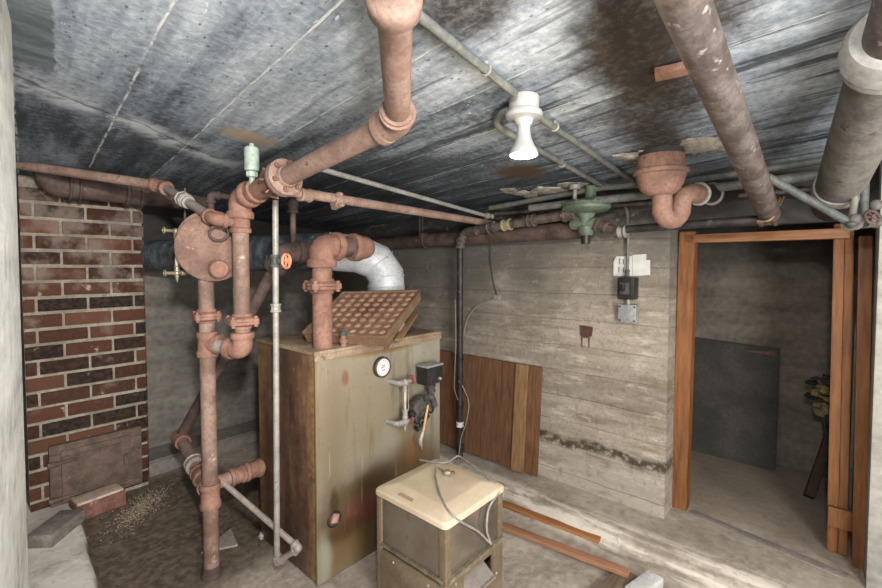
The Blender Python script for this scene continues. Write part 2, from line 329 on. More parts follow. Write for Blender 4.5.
def boiler_side_mat():
    n = NT('rust_brown_jacket'); f = n.noise(2.2, 7, n.map(scale=(4, 4, .7))); h = n.noise(20, 6)
    pxx, py, pz = n.sep()[:3]
    col = n.ramp(n.ma('ADD', n.ma('MULTIPLY', f, .7), n.ma('MULTIPLY', h, .3)), [(.34, C('#392a22')), (.48, C('#523d30')), (.6, C('#6d533e')), (.74, C('#8a7049'))])
    edge = n.ma('ADD', n.mr(py, YB, YB+.10, 1, 0), n.mr(py, 2.28, 2.42, 0, .8))
    col = n.mix(n.ma('MULTIPLY', edge, n.mr(h, .3, .7, .2, .8)), col, C('#97784a'))
    col = n.mix(n.mr(n.noise(40, 4), .66, .74, 0, .5), col, C('#a58d63'))
    n.bump(h, .2, .004)
    return n.done(col, .5, .1)
M['boiler_front'] = boiler_front_mat(); M['boiler_side'] = boiler_side_mat()
M['boiler_top'] = simple('rusty_tan_top', '#a48d6a', '#87694a', 8, .6, .1, .15, c3='#6b4a35', t3=.6, s3=9)
M['fire_pink'] = simple('pink_firebrick', '#c58f7b', '#a87462', 20, .8, 0, .2)
def emis(name, c, s):
    n = NT(name); n.b.inputs['Emission Color'].default_value = c+(1,); n.b.inputs['Emission Strength'].default_value = s
    return n.done(c, .4)
M['lamp_face'] = emis('lit_lamp_face', (1, .95, .86), 2.2)
M['dial'] = simple('gauge_dial_white', '#d9dbd8', '#cfd1cf', 20, .4, 0, 0, grit=.2)

# ------------------------------------------------------------------ mesh builder
def frame(d):
    d = V(d).normalized(); u = d.cross(V((0, 0, 1)))
    if u.length < 1e-3: u = d.cross(V((1, 0, 0)))
    u.normalize(); return d, u, d.cross(u)
def fillet(pts, R, n=7):
    pts = [V(p) for p in pts]; out = [pts[0]]
    for i in range(1, len(pts)-1):
        a, b, c = pts[i-1], pts[i], pts[i+1]; d1 = (a-b); d2 = (c-b); r = min(R, d1.length*.49, d2.length*.49)
        p, q = b+d1.normalized()*r, b+d2.normalized()*r
        for k in range(n+1):
            t = k/n; out.append(p*(1-t)**2+b*2*t*(1-t)+q*t*t)
    out.append(pts[-1]); return out
class MB:
    def __init__(s): s.bm = bmesh.new(); s.cl = None
    def ring(s, c, u, w, r, n): return [s.bm.verts.new(c+u*(r*math.cos(2*math.pi*k/n))+w*(r*math.sin(2*math.pi*k/n))) for k in range(n)]
    def skin(s, rings, cap=True):
        n = len(rings[0])
        for A, B in zip(rings, rings[1:]):
            for k in range(n):
                s.bm.faces.new((A[k], A[(k+1) % n], B[(k+1) % n], B[k]))
        if cap: s.bm.faces.new(rings[0][::-1]); s.bm.faces.new(rings[-1])
    def tube(s, pts, r, n=18, cap=True):
        pts = [V(p) for p in pts]; N = len(pts); rr = r if isinstance(r, (list, tuple)) else [r]*N
        d, u, w = frame(pts[1]-pts[0]); rings = []
        for i in range(N):
            t = (pts[min(i+1, N-1)]-pts[max(i-1, 0)]).normalized()
            u = (u-t*u.dot(t)).normalized(); w = t.cross(u)
            rings.append(s.ring(pts[i], u, w, rr[i], n))
        s.skin(rings, cap); return s
    def lathe(s, base, d, prof, n=24, cap=True):
        d, u, w = frame(d); base = V(base)
        s.skin([s.ring(base+d*t, u, w, max(r, 1e-4), n) for t, r in prof], cap); return s
    def coupling(s, c, d, L, r, n=22):
        d = V(d).normalized(); b = .2*L
        return s.lathe(V(c)-d*L/2, d, [(0, r*.9), (0, r*1.12), (b*.4, r*1.18), (b, r*1.18), (b*1.35, r*1.03), (L-b*1.35, r*1.03), (L-b, r*1.18), (L-b*.4, r*1.18), (L, r*1.12), (L, r*.9)], n)
    def box(s, c, sz, R=None, bev=0):
        R = R or Matrix.Identity(3); c = V(c); vs = []
        for dz in (-.5, .5):
            for dx, dy in ((-.5, -.5), (.5, -.5), (.5, .5), (-.5, .5)):
                vs.append(s.bm.verts.new(c+R @ V((dx*sz[0], dy*sz[1], dz*sz[2]))))
        fs = [s.bm.faces.new([vs[i] for i in q]) for q in ((3, 2, 1, 0), (4, 5, 6, 7), (0, 1, 5, 4), (1, 2, 6, 5), (2, 3, 7, 6), (3, 0, 4, 7))]
        if bev:
            es = list({e for f in fs for e in f.edges}); bmesh.ops.bevel(s.bm, geom=es, offset=bev, segments=2, affect='EDGES', profile=.6)
        return s
    def hexa(s, lo, hi, bev=0):
        """solid from a lower and an upper quad (same winding)"""
        a = [s.bm.verts.new(V(p)) for p in lo]; b = [s.bm.verts.new(V(p)) for p in hi]; n = len(a)
        fs = [s.bm.faces.new(a[::-1]), s.bm.faces.new(b)]+[s.bm.faces.new((a[k], a[(k+1) % n], b[(k+1) % n], b[k])) for k in range(n)]
        if bev: bmesh.ops.bevel(s.bm, geom=list({e for f in fs for e in f.edges}), offset=bev, segments=2, affect='EDGES')
        return s
    def beam(s, a, b, w, t, up=(0, 0, 1), bev=.003):
        a, b = V(a), V(b); d = (b-a).normalized(); upv = V(up); side = d.cross(upv).normalized(); n = side.cross(d)
        R = Matrix((d, side, n)).transposed(); return s.box((a+b)/2, ((b-a).length, w, t), R, bev)
    def ball(s, c, r, sc=(1, 1, 1), n=16, jit=0):
        rings = []; c = V(c)
        for i in range(n//2+1):
            th = math.pi*i/(n//2); ring = []
            for k in range(n):
                ph = 2*math.pi*k/n; p = V((math.sin(th)*math.cos(ph)*sc[0], math.sin(th)*math.sin(ph)*sc[1], math.cos(th)*sc[2]))*r
                if jit: p *= 1+jit*noise.noise(p*(2/r)+c*9)
                ring.append(s.bm.verts.new(c+p))
            rings.append(ring)
        s.skin(rings, False); bmesh.ops.remove_doubles(s.bm, verts=rings[0]+rings[-1], dist=1e-5); return s
    def torus(s, c, d, R, r, n=28, m=10):
        d, u, w = frame(d); c = V(c); pts = [c+u*(R*math.cos(2*math.pi*k/n))+w*(R*math.sin(2*math.pi*k/n)) for k in range(n)]
        rings = []
        for k in range(n):
            o = (pts[k]-c).normalized(); rings.append([s.bm.verts.new(pts[k]+o*(r*math.cos(2*math.pi*j/m))+d*(r*math.sin(2*math.pi*j/m))) for j in range(m)])
        for k in range(n):
            A, B = rings[k], rings[(k+1) % n]
            for j in range(m): s.bm.faces.new((A[j], B[j], B[(j+1) % m], A[(j+1) % m]))
        return s
    def build(s, name, mat, parent=None, ang=38, loc=None):
        me = bpy.data.meshes.new(name); o = bpy.data.objects.new(name, me); COL.objects.link(o)
        bmesh.ops.recalc_face_normals(s.bm, faces=s.bm.faces)
        if parent is not None:
            o.parent = parent; p = V((0, 0, 0)); q = parent
            while q is not None: p = p+V(q.location); q = q.parent
        else:
            if loc is None:
                xs = [v.co for v in s.bm.verts]; lo = [min(c[i] for c in xs) for i in range(3)]; hi = [max(c[i] for c in xs) for i in range(3)]
                loc = V(((lo[0]+hi[0])/2, (lo[1]+hi[1])/2, lo[2]))
            p = V(loc); o.location = p
        for v in s.bm.verts: v.co -= p
        s.bm.to_mesh(me); s.bm.free()
        for f in me.polygons: f.use_smooth = True
        me.set_sharp_from_angle(angle=math.radians(ang)); me.materials.append(M[mat] if isinstance(mat, str) else mat)
        return o
def tag(o, label=None, cat=None, group=None, kind=None):
    if label: o['label'] = label
    if cat: o['category'] = cat
    if group: o['group'] = group
    if kind: o['kind'] = kind
    return o
def T(name, label, cat, loc, group=None):
    o = bpy.data.objects.new(name, None); COL.objects.link(o); o.location = V(loc); o.empty_display_size = .05
    return tag(o, label, cat, group)
def S(o): o['kind'] = 'structure'; return o
def elbow(mb, c, d1, d2, r, R=None, collar=True):
    """pipe bend at corner c, leaving towards d1 and d2"""
    c = V(c); d1 = V(d1).normalized(); d2 = V(d2).normalized(); R = R or r*1.7
    mb.tube(fillet([c+d1*R*1.25, c, c+d2*R*1.25], R, 9), r*1.14, 22)
    if collar:
        for d in (d1, d2): mb.lathe(c+d*R*1.0, d, [(0, r), (0, r*1.3), (r*.25, r*1.38), (r*.6, r*1.38), (r*.75, r*1.3), (r*.75, r)], 22)
    return mb
def union_flange(mb, c, d, r, lug=True, k=1.55, t=1.25):
    d, u, w = frame(d); c = V(c)
    for s in (-1, 1):
        mb.lathe(c+d*(s*r*.02), d*s, [(0, r), (0, r*k), (r*.28*t, r*k), (r*.34*t, r*k*.93), (r*.5*t, r*1.25), (r*.75*t, r*1.15), (r*.75*t, r)], 24)
    if lug:
        for a in range(4):
            q = u*math.cos(a*math.pi/2+.6)+w*math.sin(a*math.pi/2+.6); p = c+q*(r*k*1.02)
            mb.lathe(p-d*r*.55*t, d, [(0, r*.26), (r*1.1*t, r*.26)], 6)
            mb.lathe(p-d*r*.3*t, d, [(0, r*.42), (r*.6*t, r*.42)], 12)
    return mb
def wheel(mb, c, d, R, r):
    mb.torus(c, d, R, r, 24, 8); d, u, w = frame(d); c = V(c)
    for k in range(5):
        a = 2*math.pi*k/5; q = u*math.cos(a)+w*math.sin(a); mb.tube([c, c+q*R], r*.75, 8)
    mb.lathe(c-d*r*1.5, d, [(0, R*.28), (r*3, R*.28)], 12); return mb

# ------------------------------------------------------------------ SETTING
def floor_h(x, y):
    n1 = noise.noise(V((x*1.7, y*1.7, 0)))*.008+noise.noise(V((x*7, y*7, 3)))*.0035
    edge = 2.44+noise.noise(V((y*2.2, 0, 5)))*.045
    t = min(1, max(0, (x-(edge-.06))/.12)); led = .075*t*t*(3-2*t)
    if x > edge: n1 *= .6
    sx = .46+(y-2.63)*.085+noise.noise(V((y*4, 1, 1)))*.006
    sl = .065*min(1, max(0, (sx-x)/.03)) if y > 1.2 else 0
    if x > 2.9: n1 *= .4
    return n1+led+sl
mb = MB(); st = .03; x0, x1, y0, y1 = -1.3, 4.5, -1.4, 4.2; nx, ny = int((x1-x0)/st), int((y1-y0)/st)
g = [[mb.bm.verts.new((x0+i*st, y0+j*st, floor_h(x0+i*st, y0+j*st))) for j in range(ny+1)] for i in range(nx+1)]
for i in range(nx):
    for j in range(ny): mb.bm.faces.new((g[i][j], g[i+1][j], g[i+1][j+1], g[i][j+1]))
S(mb.build('floor', 'floor', loc=(0, 0, 0), ang=60))

mb = MB(); nx, ny = 70, 70; x0, x1, y0, y1 = -1.3, 3.2, -1.4, 4.2; HO = [onC(668, 147), onC(705, 147)]
g = []
for i in range(nx+1):
    row = []
    for j in range(ny+1):
        x, y = x0+(x1-x0)*i/nx, y0+(y1-y0)*j/ny
        row.append(mb.bm.verts.new((x, y, ceil_z(x, y)+noise.noise(V((x*1.5, y*1.5, 2)))*.006)))
    g.append(row)
for i in range(nx):
    for j in range(ny): mb.bm.faces.new((g[i][j], g[i][j+1], g[i+1][j+1], g[i+1][j]))
ex = bmesh.ops.extrude_face_region(mb.bm, geom=list(mb.bm.faces))
for v in [e for e in ex['geom'] if isinstance(e, bmesh.types.BMVert)]: v.co.z += .15
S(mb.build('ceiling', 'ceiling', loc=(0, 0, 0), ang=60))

XR = 2.77
mb = MB(); st = .02; y0, z0 = .69, -.06; ny, nz = int((4.0-y0)/st), int(2.2/st); g = []
for i in range(ny+1):
    row = []
    for j in range(nz+1):
        y, z = y0+i*st, z0+j*st
        dx = noise.noise(V((y*1.5, z*9, 1)))*.005+noise.noise(V((y*10, z*10, 4)))*.003
        q = z-.365+noise.noise(V((y*3, 0, 7)))*.035+noise.noise(V((y*14, 0, 9)))*.012
        dx += .028*max(0, 1-abs(q)/.045)*(.6+.6*noise.noise(V((y*8, z*8, 2))))
        if q < 0: dx -= .012
        row.append(mb.bm.verts.new((XR+dx, y, z)))
    g.append(row)
for i in range(ny):
    for j in range(nz): mb.bm.faces.new((g[i][j], g[i][j+1], g[i+1][j+1], g[i+1][j]))
b = [e for e in mb.bm.edges if e.is_boundary]; ex = bmesh.ops.extrude_edge_only(mb.bm, edges=b)
for v in [e for e in ex['geom'] if isinstance(e, bmesh.types.BMVert)]: v.co.x = 2.97
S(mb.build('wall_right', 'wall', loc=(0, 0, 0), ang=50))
ye_ = onX(866.5, 560, 2.77).y
S(MB().box((2.87, ye_-.62, 1.05), (.2, 1.24, 2.2), bev=.01).build('wall_right_end', 'grey_wall', loc=(0, 0, 0)))
S(MB().box((2.92, .25, 1.96), (.10, .9, .36), bev=.01).build('wall_lintel', 'back_wall', loc=(0, 0, 0)))
S(MB().box((1.4, 4.1, 1.02), (3.4, .2, 2.2)).build('wall_back', 'back_wall', loc=(0, 0, 0)))
mb = MB(); mb.hexa([(.93, 3.72, -.03), (2.9, 3.76, -.03), (2.9, 4.0, -.03), (.93, 4.0, -.03)], [(.93, 3.75, .10), (2.9, 3.79, .11), (2.9, 4.0, .13), (.93, 4.0, .12)], .012)
S(mb.build('trim_1', 'back_wall', loc=(0, 0, 0)))
# pier of the left wall close to the camera, and the recess behind it
mb = MB(); pts = []
for k in range(9):
    z = -.06+k*.285; pts.append((z, .004*math.sin(k*2.1)))
lo = [(-.6, .72, -.06), (-.003, .72, -.06), (.124, 1.62, -.06), (-.6, 1.62, -.06)]; hi = [(-.6, .72, 2.24), (-.003, .72, 2.24), (.134, 1.62, 2.24), (-.6, 1.62, 2.24)]
S(mb.hexa(lo, hi, .006).build('wall_left', 'pale_wall', loc=(0, 0, 0)))
S(MB().box((-.1, 2.9, 1.05), (.3, 2.6, 2.26)).build('wall_left_recess', 'grey_wall', loc=(0, 0, 0)))
S(MB().box((-1.25, -.3, 1.05), (.1, 2.2, 2.4)).build('wall_left_near', 'grey_wall', loc=(0, 0, 0)))
S(MB().box((.9, -1.35, 1.05), (4.4, .1, 2.4)).build('wall_front', 'grey_wall', loc=(0, 0, 0)))
# the small room beyond the door
XS = 4.05
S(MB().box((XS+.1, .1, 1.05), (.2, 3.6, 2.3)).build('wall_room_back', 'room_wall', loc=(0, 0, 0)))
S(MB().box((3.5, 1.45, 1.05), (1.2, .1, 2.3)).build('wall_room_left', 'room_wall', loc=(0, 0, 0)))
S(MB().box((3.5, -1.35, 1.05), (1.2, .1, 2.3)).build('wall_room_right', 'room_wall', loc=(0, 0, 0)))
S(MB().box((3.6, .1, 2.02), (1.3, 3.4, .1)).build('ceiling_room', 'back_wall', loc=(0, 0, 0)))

# door frame
door = T('door_1', None, None, (2.96, .25, .07)); S(door)
XD = 2.93
def post(pa, pb, w, X, dep, zb, mat='door_wood', name='door_post'):
    """pa / pb: pixel of top-left and bottom-left corner; w pixels wide"""
    a, b = onX(pa[0], pa[1], X), onX(pb[0], pb[1], X); a2, b2 = onX(pa[0]+w, pa[1], X), onX(pb[0]+w, pb[1], X)
    m = MB(); m.hexa([(X, b2.y, zb), (X+dep, b2.y, zb), (X+dep, b.y, zb), (X, b.y, zb)], [(X, a2.y, a.z), (X+dep, a2.y, a.z), (X+dep, a.y, a.z), (X, a.y, a.z)], .004)
    return m.build(name, mat, door)
post((679, 232), (670, 515), 16, XD, .09, .06)
post((834, 224), (826, 566), 11, 3.0, .10, .08)
post((845.5, 224), (837.5, 566), 9, 3.0, .10, .08)
post((859, 236), (852, 565), 14, XD, .10, .05)
a, b = onX(684, 239, XD), onX(850, 231, XD)
MB().box((XD+.045, (a.y+b.y)/2, a.z-.0), (.09, a.y-b.y, .05), bev=.004).build('door_header', 'header_wood', door)
q = onX(836, 508, 3.0); MB().box((2.985, q.y-.03, q.z-.04), (.03, .12, .10), bev=.004).build('door_block', 'door_wood', door)
q = onX(854, 395, 3.0); MB().box((3.02, q.y, q.z-.15), (.012, .012, 1.0), bev=.003).build('door_stop', 'green_conduit', door)
a, b = onZ(690, 512, .07), onZ(848, 578, .07)
MB().beam(a+V((0, 0, .002)), b+V((0, 0, .002)), .06, .012).build('door_sill', 'louvre', door)

# ------------------------------------------------------------------ CHIMNEY
cx0, cx1, cyf = .295, .925, 3.60
chim = T('brick_chimney', 'red brick chimney breast with crumbling pale mortar and an iron cleanout door', 'chimney', (.6, 3.8, 0))
MB().box(((cx0+cx1)/2, 3.80, 1.02), (cx1-cx0-.012, .385, 2.16)).build('mortar_core', 'mortar', chim)
mb = MB(); cl = mb.bm.loops.layers.color.new('tint'); pitch = .0965; BL = .25
tones = ['#9a6a4e', '#8a5c44', '#a57456', '#74513f', '#655048', '#94613f', '#574c46', '#a87c5a']
for r in range(21):
    z = .02+r*pitch
    off = (-.5*BL if r % 2 else 0)-.06
    x = cx0+off
    while x < cx1-.02:
        a, b = max(x, cx0)+.007, min(x+BL, cx1)-.007
        if b-a > .03:
            jy = random.uniform(-.004, .004); n0 = len(mb.bm.faces); old = set(mb.bm.faces)
            mb.box(((a+b)/2, cyf+.045+jy, z+pitch/2-.004), (b-a, .10, pitch-random.uniform(.017, .024)), Matrix.Rotation(random.uniform(-.012, .012), 3, 'Y'), .005)
            c = C2(random.choice(tones), .66, 1.0); k = random.uniform(.85, 1.15)
            for f in mb.bm.faces:
                if f not in old:
                    for l in f.loops: l[cl] = (c[0]*k, c[1]*k, c[2]*k, 1)
        x += BL
# return face on the right side
for r in range(21):
    z = .02+r*pitch; old = set(mb.bm.faces)
    for ya, yb in (((3.61, 3.73), (3.75, 3.98)) if r % 2 else ((3.61, 3.84), (3.86, 3.98))):
        mb.box((cx1-.045, (ya+yb)/2, z+pitch/2-.004), (.10, yb-ya, pitch-.02), None, .005)
    c = C2(random.choice(tones), .66, 1.0)
    for f in mb.bm.faces:
        if f not in old:
            for l in f.loops: l[cl] = (c[0], c[1], c[2], 1)
mb.build('bricks', 'brick', chim)
# cleanout door
yd = cyf-.01
tl, tr, br, bl = (onY(*q, yd) for q in ((48, 446), (137, 426), (133, 487), (52, 503)))
fx0, fx1, fz0, fz1 = tl.x, tr.x+.02, .045, .445
fr = MB()
for (xa, xb, za, zb) in ((fx0, fx1, fz1-.06, fz1), (fx0, fx1, fz0, fz0+.045), (fx0, fx0+.065, fz0+.045, fz1-.06), (fx1-.075, fx1, fz0+.045, fz1-.06)):
    fr.box(((xa+xb)/2, yd, (za+zb)/2), (xb-xa, .05, zb-za), None, .006)
fo = fr.build('cleanout_frame', 'door_iron', chim)
lf = MB().box(((fx0+fx1)/2-.005, yd-.02, (fz0+fz1)/2-.005), (fx1-fx0-.12, .03, fz1-fz0-.075), None, .006)
lf.box(((fx0+fx1)/2-.005, yd-.038, fz1-.085), (fx1-fx0-.12, .012, .016), None, .003)
lf.box(((fx0+fx1)/2-.005, yd-.038, fz0+.045), (fx1-fx0-.12, .014, .022), None, .003)
lfo = lf.build('cleanout_door', 'door_iron', chim)
for z in (fz1-.11, fz0+.065):
    MB().lathe((fx0-.01, yd-.04, z), (1, 0, 0), [(0, .016), (.03, .018), (.05, .013), (.15, .007)], 12).build('hinge', 'door_iron', lfo)
MB().box((fx1-.10, yd-.045, (fz0+fz1)/2), (.02, .02, .07), None, .004).build('latch', 'door_iron', lfo)

# loose bricks and debris by the chimney
def loose(name, label, cat, c, sz, rz, mat, top=None, tilt=0):
    t = T(name, label, cat, (c[0], c[1], c[2]), 'loose bricks by the chimney')
    R = Matrix.Rotation(rz, 3, 'Z') @ Matrix.Rotation(tilt, 3, 'Y')
    m = MB().box((c[0], c[1], c[2]+sz[2]/2), sz, R, .008)
    for v in m.bm.verts: v.co += V((noise.noise(v.co*30), noise.noise(v.co*30+V((5, 0, 0))), noise.noise(v.co*30+V((0, 5, 0)))))*.006
    m.build('brick_body', mat, t)
    if top: MB().box((c[0], c[1], c[2]+sz[2]+.004), (sz[0]*.93, sz[1]*.9, .018), R, .005).build('mortar_cap', top, t)
    return t
M['plaster_tan'] = simple('pale_tan_mortar', '#d0b499', '#b5987d', 15, .9, 0, .5)
M['brick_loose'] = simple('loose_red_brick', '#8d5946', '#744536', 16, .9, 0, .5, c3='#a59585', t3=.62)
M['brick_dusty'] = simple('dusty_grey_brick', '#8c8176', '#766b61', 14, .9, 0, .5, c3='#5d5048', t3=.62)
c = onZ(104, 512, .10); loose('loose_brick', 'red brick lying flat against the cleanout door with thick pale mortar on top', 'brick', (c.x+.02, 3.46, .0), (.26, .14, .10), .12, 'brick_loose', 'plaster_tan' if 'plaster_tan' in M else 'chunk')
c = onZ(53, 533, .10); loose('loose_brick', 'dusty grey brick lying on the pale slab left of the cleanout door', 'brick', (.37, 3.18, .066), (.25, .13, .075), math.radians(48), 'brick_dusty')
mb = MB()
for k in range(900):
    a = random.gauss(0, 1); b = random.gauss(0, 1); x = .79+a*.10; y = 3.28+b*.075+a*.075
    r = random.uniform(.0018, .0055); mb.ball((x, y, floor_h(x, y)+r*.3), r, (1, random.uniform(.6, 1), .6), 6)
tag(mb.build('rubble', 'debris'), 'scattered tan crumbs of mortar and sawdust on dark ground before chimney', 'rubble', None, 'stuff')
c = onZ(222, 548, 0)
tag(MB().hexa([c+V((-.10, .02, .006)), c+V((.06, -.06, .006)), c+V((.09, .10, .006))], [c+V((-.10, .02, .018)), c+V((.06, -.06, .018)), c+V((.09, .10, .03))]).build('board_scrap', 'louvre'), 'pale triangular board scrap on floor beside the standing rusty return pipe', 'scrap')

# ------------------------------------------------------------------ BOILER
BX0, BX1, BY0, BY1, BZ = XB, 2.045, YB, 2.40, 1.15
boiler = T('boiler', 'grey-green enamel steam boiler streaked with rust, tall metal cabinet on the floor', 'boiler', ((BX0+BX1)/2, (BY0+BY1)/2, 0))
MB().box(((BX0+BX1)/2, (BY0+BY1)/2+.012, BZ/2), (BX1-BX0-.004, BY1-BY0-.02, BZ-.02), None, .008).build('jacket', 'boiler_side', boiler)
MB().box(((BX0+BX1)/2, BY0+.006, (BZ-.03)/2+.003), (BX1-BX0, .016, BZ-.034), None, .005).build('front_panel', 'boiler_front', boiler)
mb = MB(); mb.box(((BX0+BX1)/2, (BY0+BY1)/2, BZ-.008), (BX1-BX0+.012, BY1-BY0+.012, .02), None, .006)
mb.box(((BX0+BX1)/2, BY0-.004, BZ-.03), (BX1-BX0+.01, .01, .03), None, .003)
mb.build('top_panel', 'boiler_top', boiler)
# pressure gauge
c = onY(382, 367, YB-.012)
gq = MB().lathe(c+V((0, .02, 0)), (0, -1, 0), [(0, .057), (.03, .057), (.034, .052), (.034, .048), (.028, .046)], 28).build('pressure_gauge', 'rubber', boiler)
MB().lathe(c+V((0, -.006, 0)), (0, -1, 0), [(0, .047), (.004, .047)], 28).build('dial', 'dial', gq)
mb = MB()
for k in range(15):
    a = math.radians(-135+k*270/14); d = V((math.sin(a), 0, math.cos(a)))
    mb.beam(c+V((0, -.0115, 0))+d*.034, c+V((0, -.0115, 0))+d*.041, .0016, .001, (0, 1, 0), 0)
mb.beam(c+V((-.014, -.0117, -.002)), c+V((.012, -.0117, .004)), .003, .001, (0, 1, 0), 0)
mb.beam(c+V((-.012, -.0117, .012)), c+V((.012, -.0117, .012)), .003, .001, (0, 1, 0), 0)
mb.beam(c+V((-.012, -.0117, -.015)), c+V((.012, -.0117, -.015)), .003, .001, (0, 1, 0), 0)
mb.build('dial_marks', 'ink', gq)
# inspection hole with pink firebrick behind
c = onY(334, 519, YB)
po = MB().torus(c+V((0, -.002, 0)), (0, 1, 0), .037, .006).lathe(c+V((0, .004, 0)), (0, -1, 0), [(0, .035), (.003, .035)], 24).build('inspection_port', 'black', boiler)
MB().box(c+V((.003, -.006, .004)), (.036, .012, .045), Matrix.Rotation(.35, 3, 'Y'), .004).build('firebrick', 'fire_pink', po)
# raised burn ring under the controls
# gauge glass (sight glass) with two valves
gl = onY(407, 382, YB-.075); tx = gl.x; yv = YB-.075
top, bot = onY(406, 382, yv), onY(404, 422, yv); tx = (top.x+bot.x)/2
gvs = []
for p in (top, bot):
    sg = MB(); sg.tube(fillet([V((p.x-.06, YB, p.z+.004)), V((p.x-.045, yv, p.z)), V((p.x+.03, yv, p.z))], .02), .013, 12)
    sg.ball((tx, yv, p.z), .021); sg.coupling((p.x-.03, yv, p.z), (1, 0, 0), .03, .014)
    if p is top: sg.coupling((tx, yv, top.z-.035), (0, 0, 1), .035, .012)
    else:
        sg.coupling((tx, yv, bot.z+.045), (0, 0, 1), .05, .014); sg.tube([(tx, yv, bot.z), (tx, yv, bot.z+.03)], .01, 10)
        sg.lathe((tx, yv, bot.z-.055), (0, 0, 1), [(0, .004), (.012, .008), (.03, .008), (.05, .012)], 12)
    gvs.append(sg.build('gauge_valve', 'lead_grey', boiler))
so = gvs[1]
MB().tube([(tx, yv, bot.z+.02), (tx, yv, top.z-.02)], .0075, 12).build('sight_tube', 'glass_tube', so)
MB().tube([(tx+.035, yv+.01, bot.z+.05), (tx+.035, yv+.01, top.z-.0)], .004, 8).build('guard_rod', 'brass', so)
for p in (top, bot): wheel(MB(), (p.x+.048, yv, p.z+.006), (1, 0, .1), .022, .005).build('valve_handle', 'red_paint', so)
# low-water cutoff body, black switch box above it
a, b = onY(410, 408, yv+.02), onY(433, 400, yv+.02)
lw = MB().lathe(V((a.x+.0, yv+.02, a.z)), (1, 0, .08), [(0, .02), (.005, .034), (.06, .04), (.065, .05), (.10, .05), (.105, .04), (.15, .034), (.16, .02)], 20)
lw.box(onY(421, 408, yv+.01), (.17, .05, .09), Matrix.Rotation(-.1, 3, 'Y'), .012)
lw.tube(fillet([onY(424, 398, yv-.02), onY(432, 396, yv-.03), onY(435, 406, yv-.03)], .03), .018, 14)
c = onY(431, 388, yv+.01); lw.tube([c+V((0, 0, .05)), c+V((0, 0, -.05))], .02, 14); lw.coupling(c, (0, 0, 1), .04, .024)
lw.tube([onY(428, 402, YB), onY(428, 402, yv)], .03, 14)
lo_ = lw.build('low_water_cutoff', 'rubber', boiler)
c = onY(430, 374, yv+.005); b1 = MB().box(c, (.135, .085, .105), None, .008).build('switch_box', 'black', boiler)
MB().box(c+V((0, 0, .056)), (.14, .09, .012), None, .003).build('box_lid', 'grey_box', b1)
MB().lathe(c+V((.035, -.042, -.025)), (0, -1, 0), [(0, .010), (.012, .009)], 12).build('knob', 'galvanised', b1)
mb = MB()
for q in ((412, 414), (417, 420), (425, 416), (430, 409)): mb.ball(onY(*q, yv-.005), .028, (1, .8, .9), 10, .3)
mb.tube(fillet([onY(416, 428, YB), onY(418, 430, yv), onY(424, 422, yv)], .02), .012, 10)
mb.build('clamp_body', 'black', boiler)
# bleed fitting on top
c = V((1.328, 1.836, BZ))
bf = MB().lathe(c, (0, 0, 1), [(0, .016), (.02, .016), (.024, .022), (.04, .022), (.044, .015), (.06, .015)], 14).build('relief_fitting', 'orange_rust', boiler)
MB().lathe(c+V((0, 0, .058)), (0, 0, 1), [(0, .020), (.022, .020), (.024, .010), (.036, .010)], 10).build('vent_cap', 'rubber', bf)
# brush hanging on the controls
a, b, d = onY(428, 405, yv-.03), onY(423, 432, yv-.03), onY(422, 449, yv-.01)
br = T('wire_brush', 'small brush with yellow handle hanging below the boiler controls', 'brush', d)
MB().tube([a, (a+b)/2, b], [.006, .008, .0065], 10).build('handle', 'yellow', br)
MB().tube(fillet([b, b+(b-a)*.3+V((-.012, 0, 0)), d], .03), [.007]+[.011]*8+[.003], 10).build('brush_head', 'blade', br)

# studded tray leaning on top
tl, tr, brr, bll = P(343, 293, 2.56), P(420, 291, 2.62), P(385, 337.5, 2.19), P(303, 333, 2.29)
nrm = (brr-bll).cross(tl-bll).normalized(); th = .066
tray = T('studded_tray', 'tan metal tray with rows of orange-brown studs tilted on the boiler top', 'tray', (bll+brr+tl+tr)/4-nrm*th)
mb = MB().hexa([p-nrm*th for p in (bll, brr, tr, tl)], [bll, brr, tr, tl], .004)
for a_, b_ in ((bll, brr), (brr, tr), (tr, tl), (tl, bll)): mb.beam(a_+nrm*.003, b_+nrm*.003, .012, .008, nrm, .001)
mb.build('tray_body', 'tray', tray)
for i in range(8):
    for j in range(8):
        u, v = (i+.75)/8.4, (j+.75)/8.5; p = bll*(1-u)*(1-v)+brr*u*(1-v)+tr*u*v+tl*(1-u)*v
        e1 = (brr-bll).normalized(); e2 = nrm.cross(e1)
        m = MB().ball((0, 0, 0), 1, (1, 1, 1), 10)
        for vv in m.bm.verts: q = vv.co.copy(); vv.co = p+e1*(q.x*.020+q.y*.006)+e2*(q.y*.0165)+nrm*(q.z*.010)
        m.build('stud', 'dimple', tray)
a, b = P(398, 340, 2.30), P(415, 315, 2.60)
mb = MB().beam(a, b, .034, .012, nrm); mb.build('side_slat', 'stud_wood', tray)

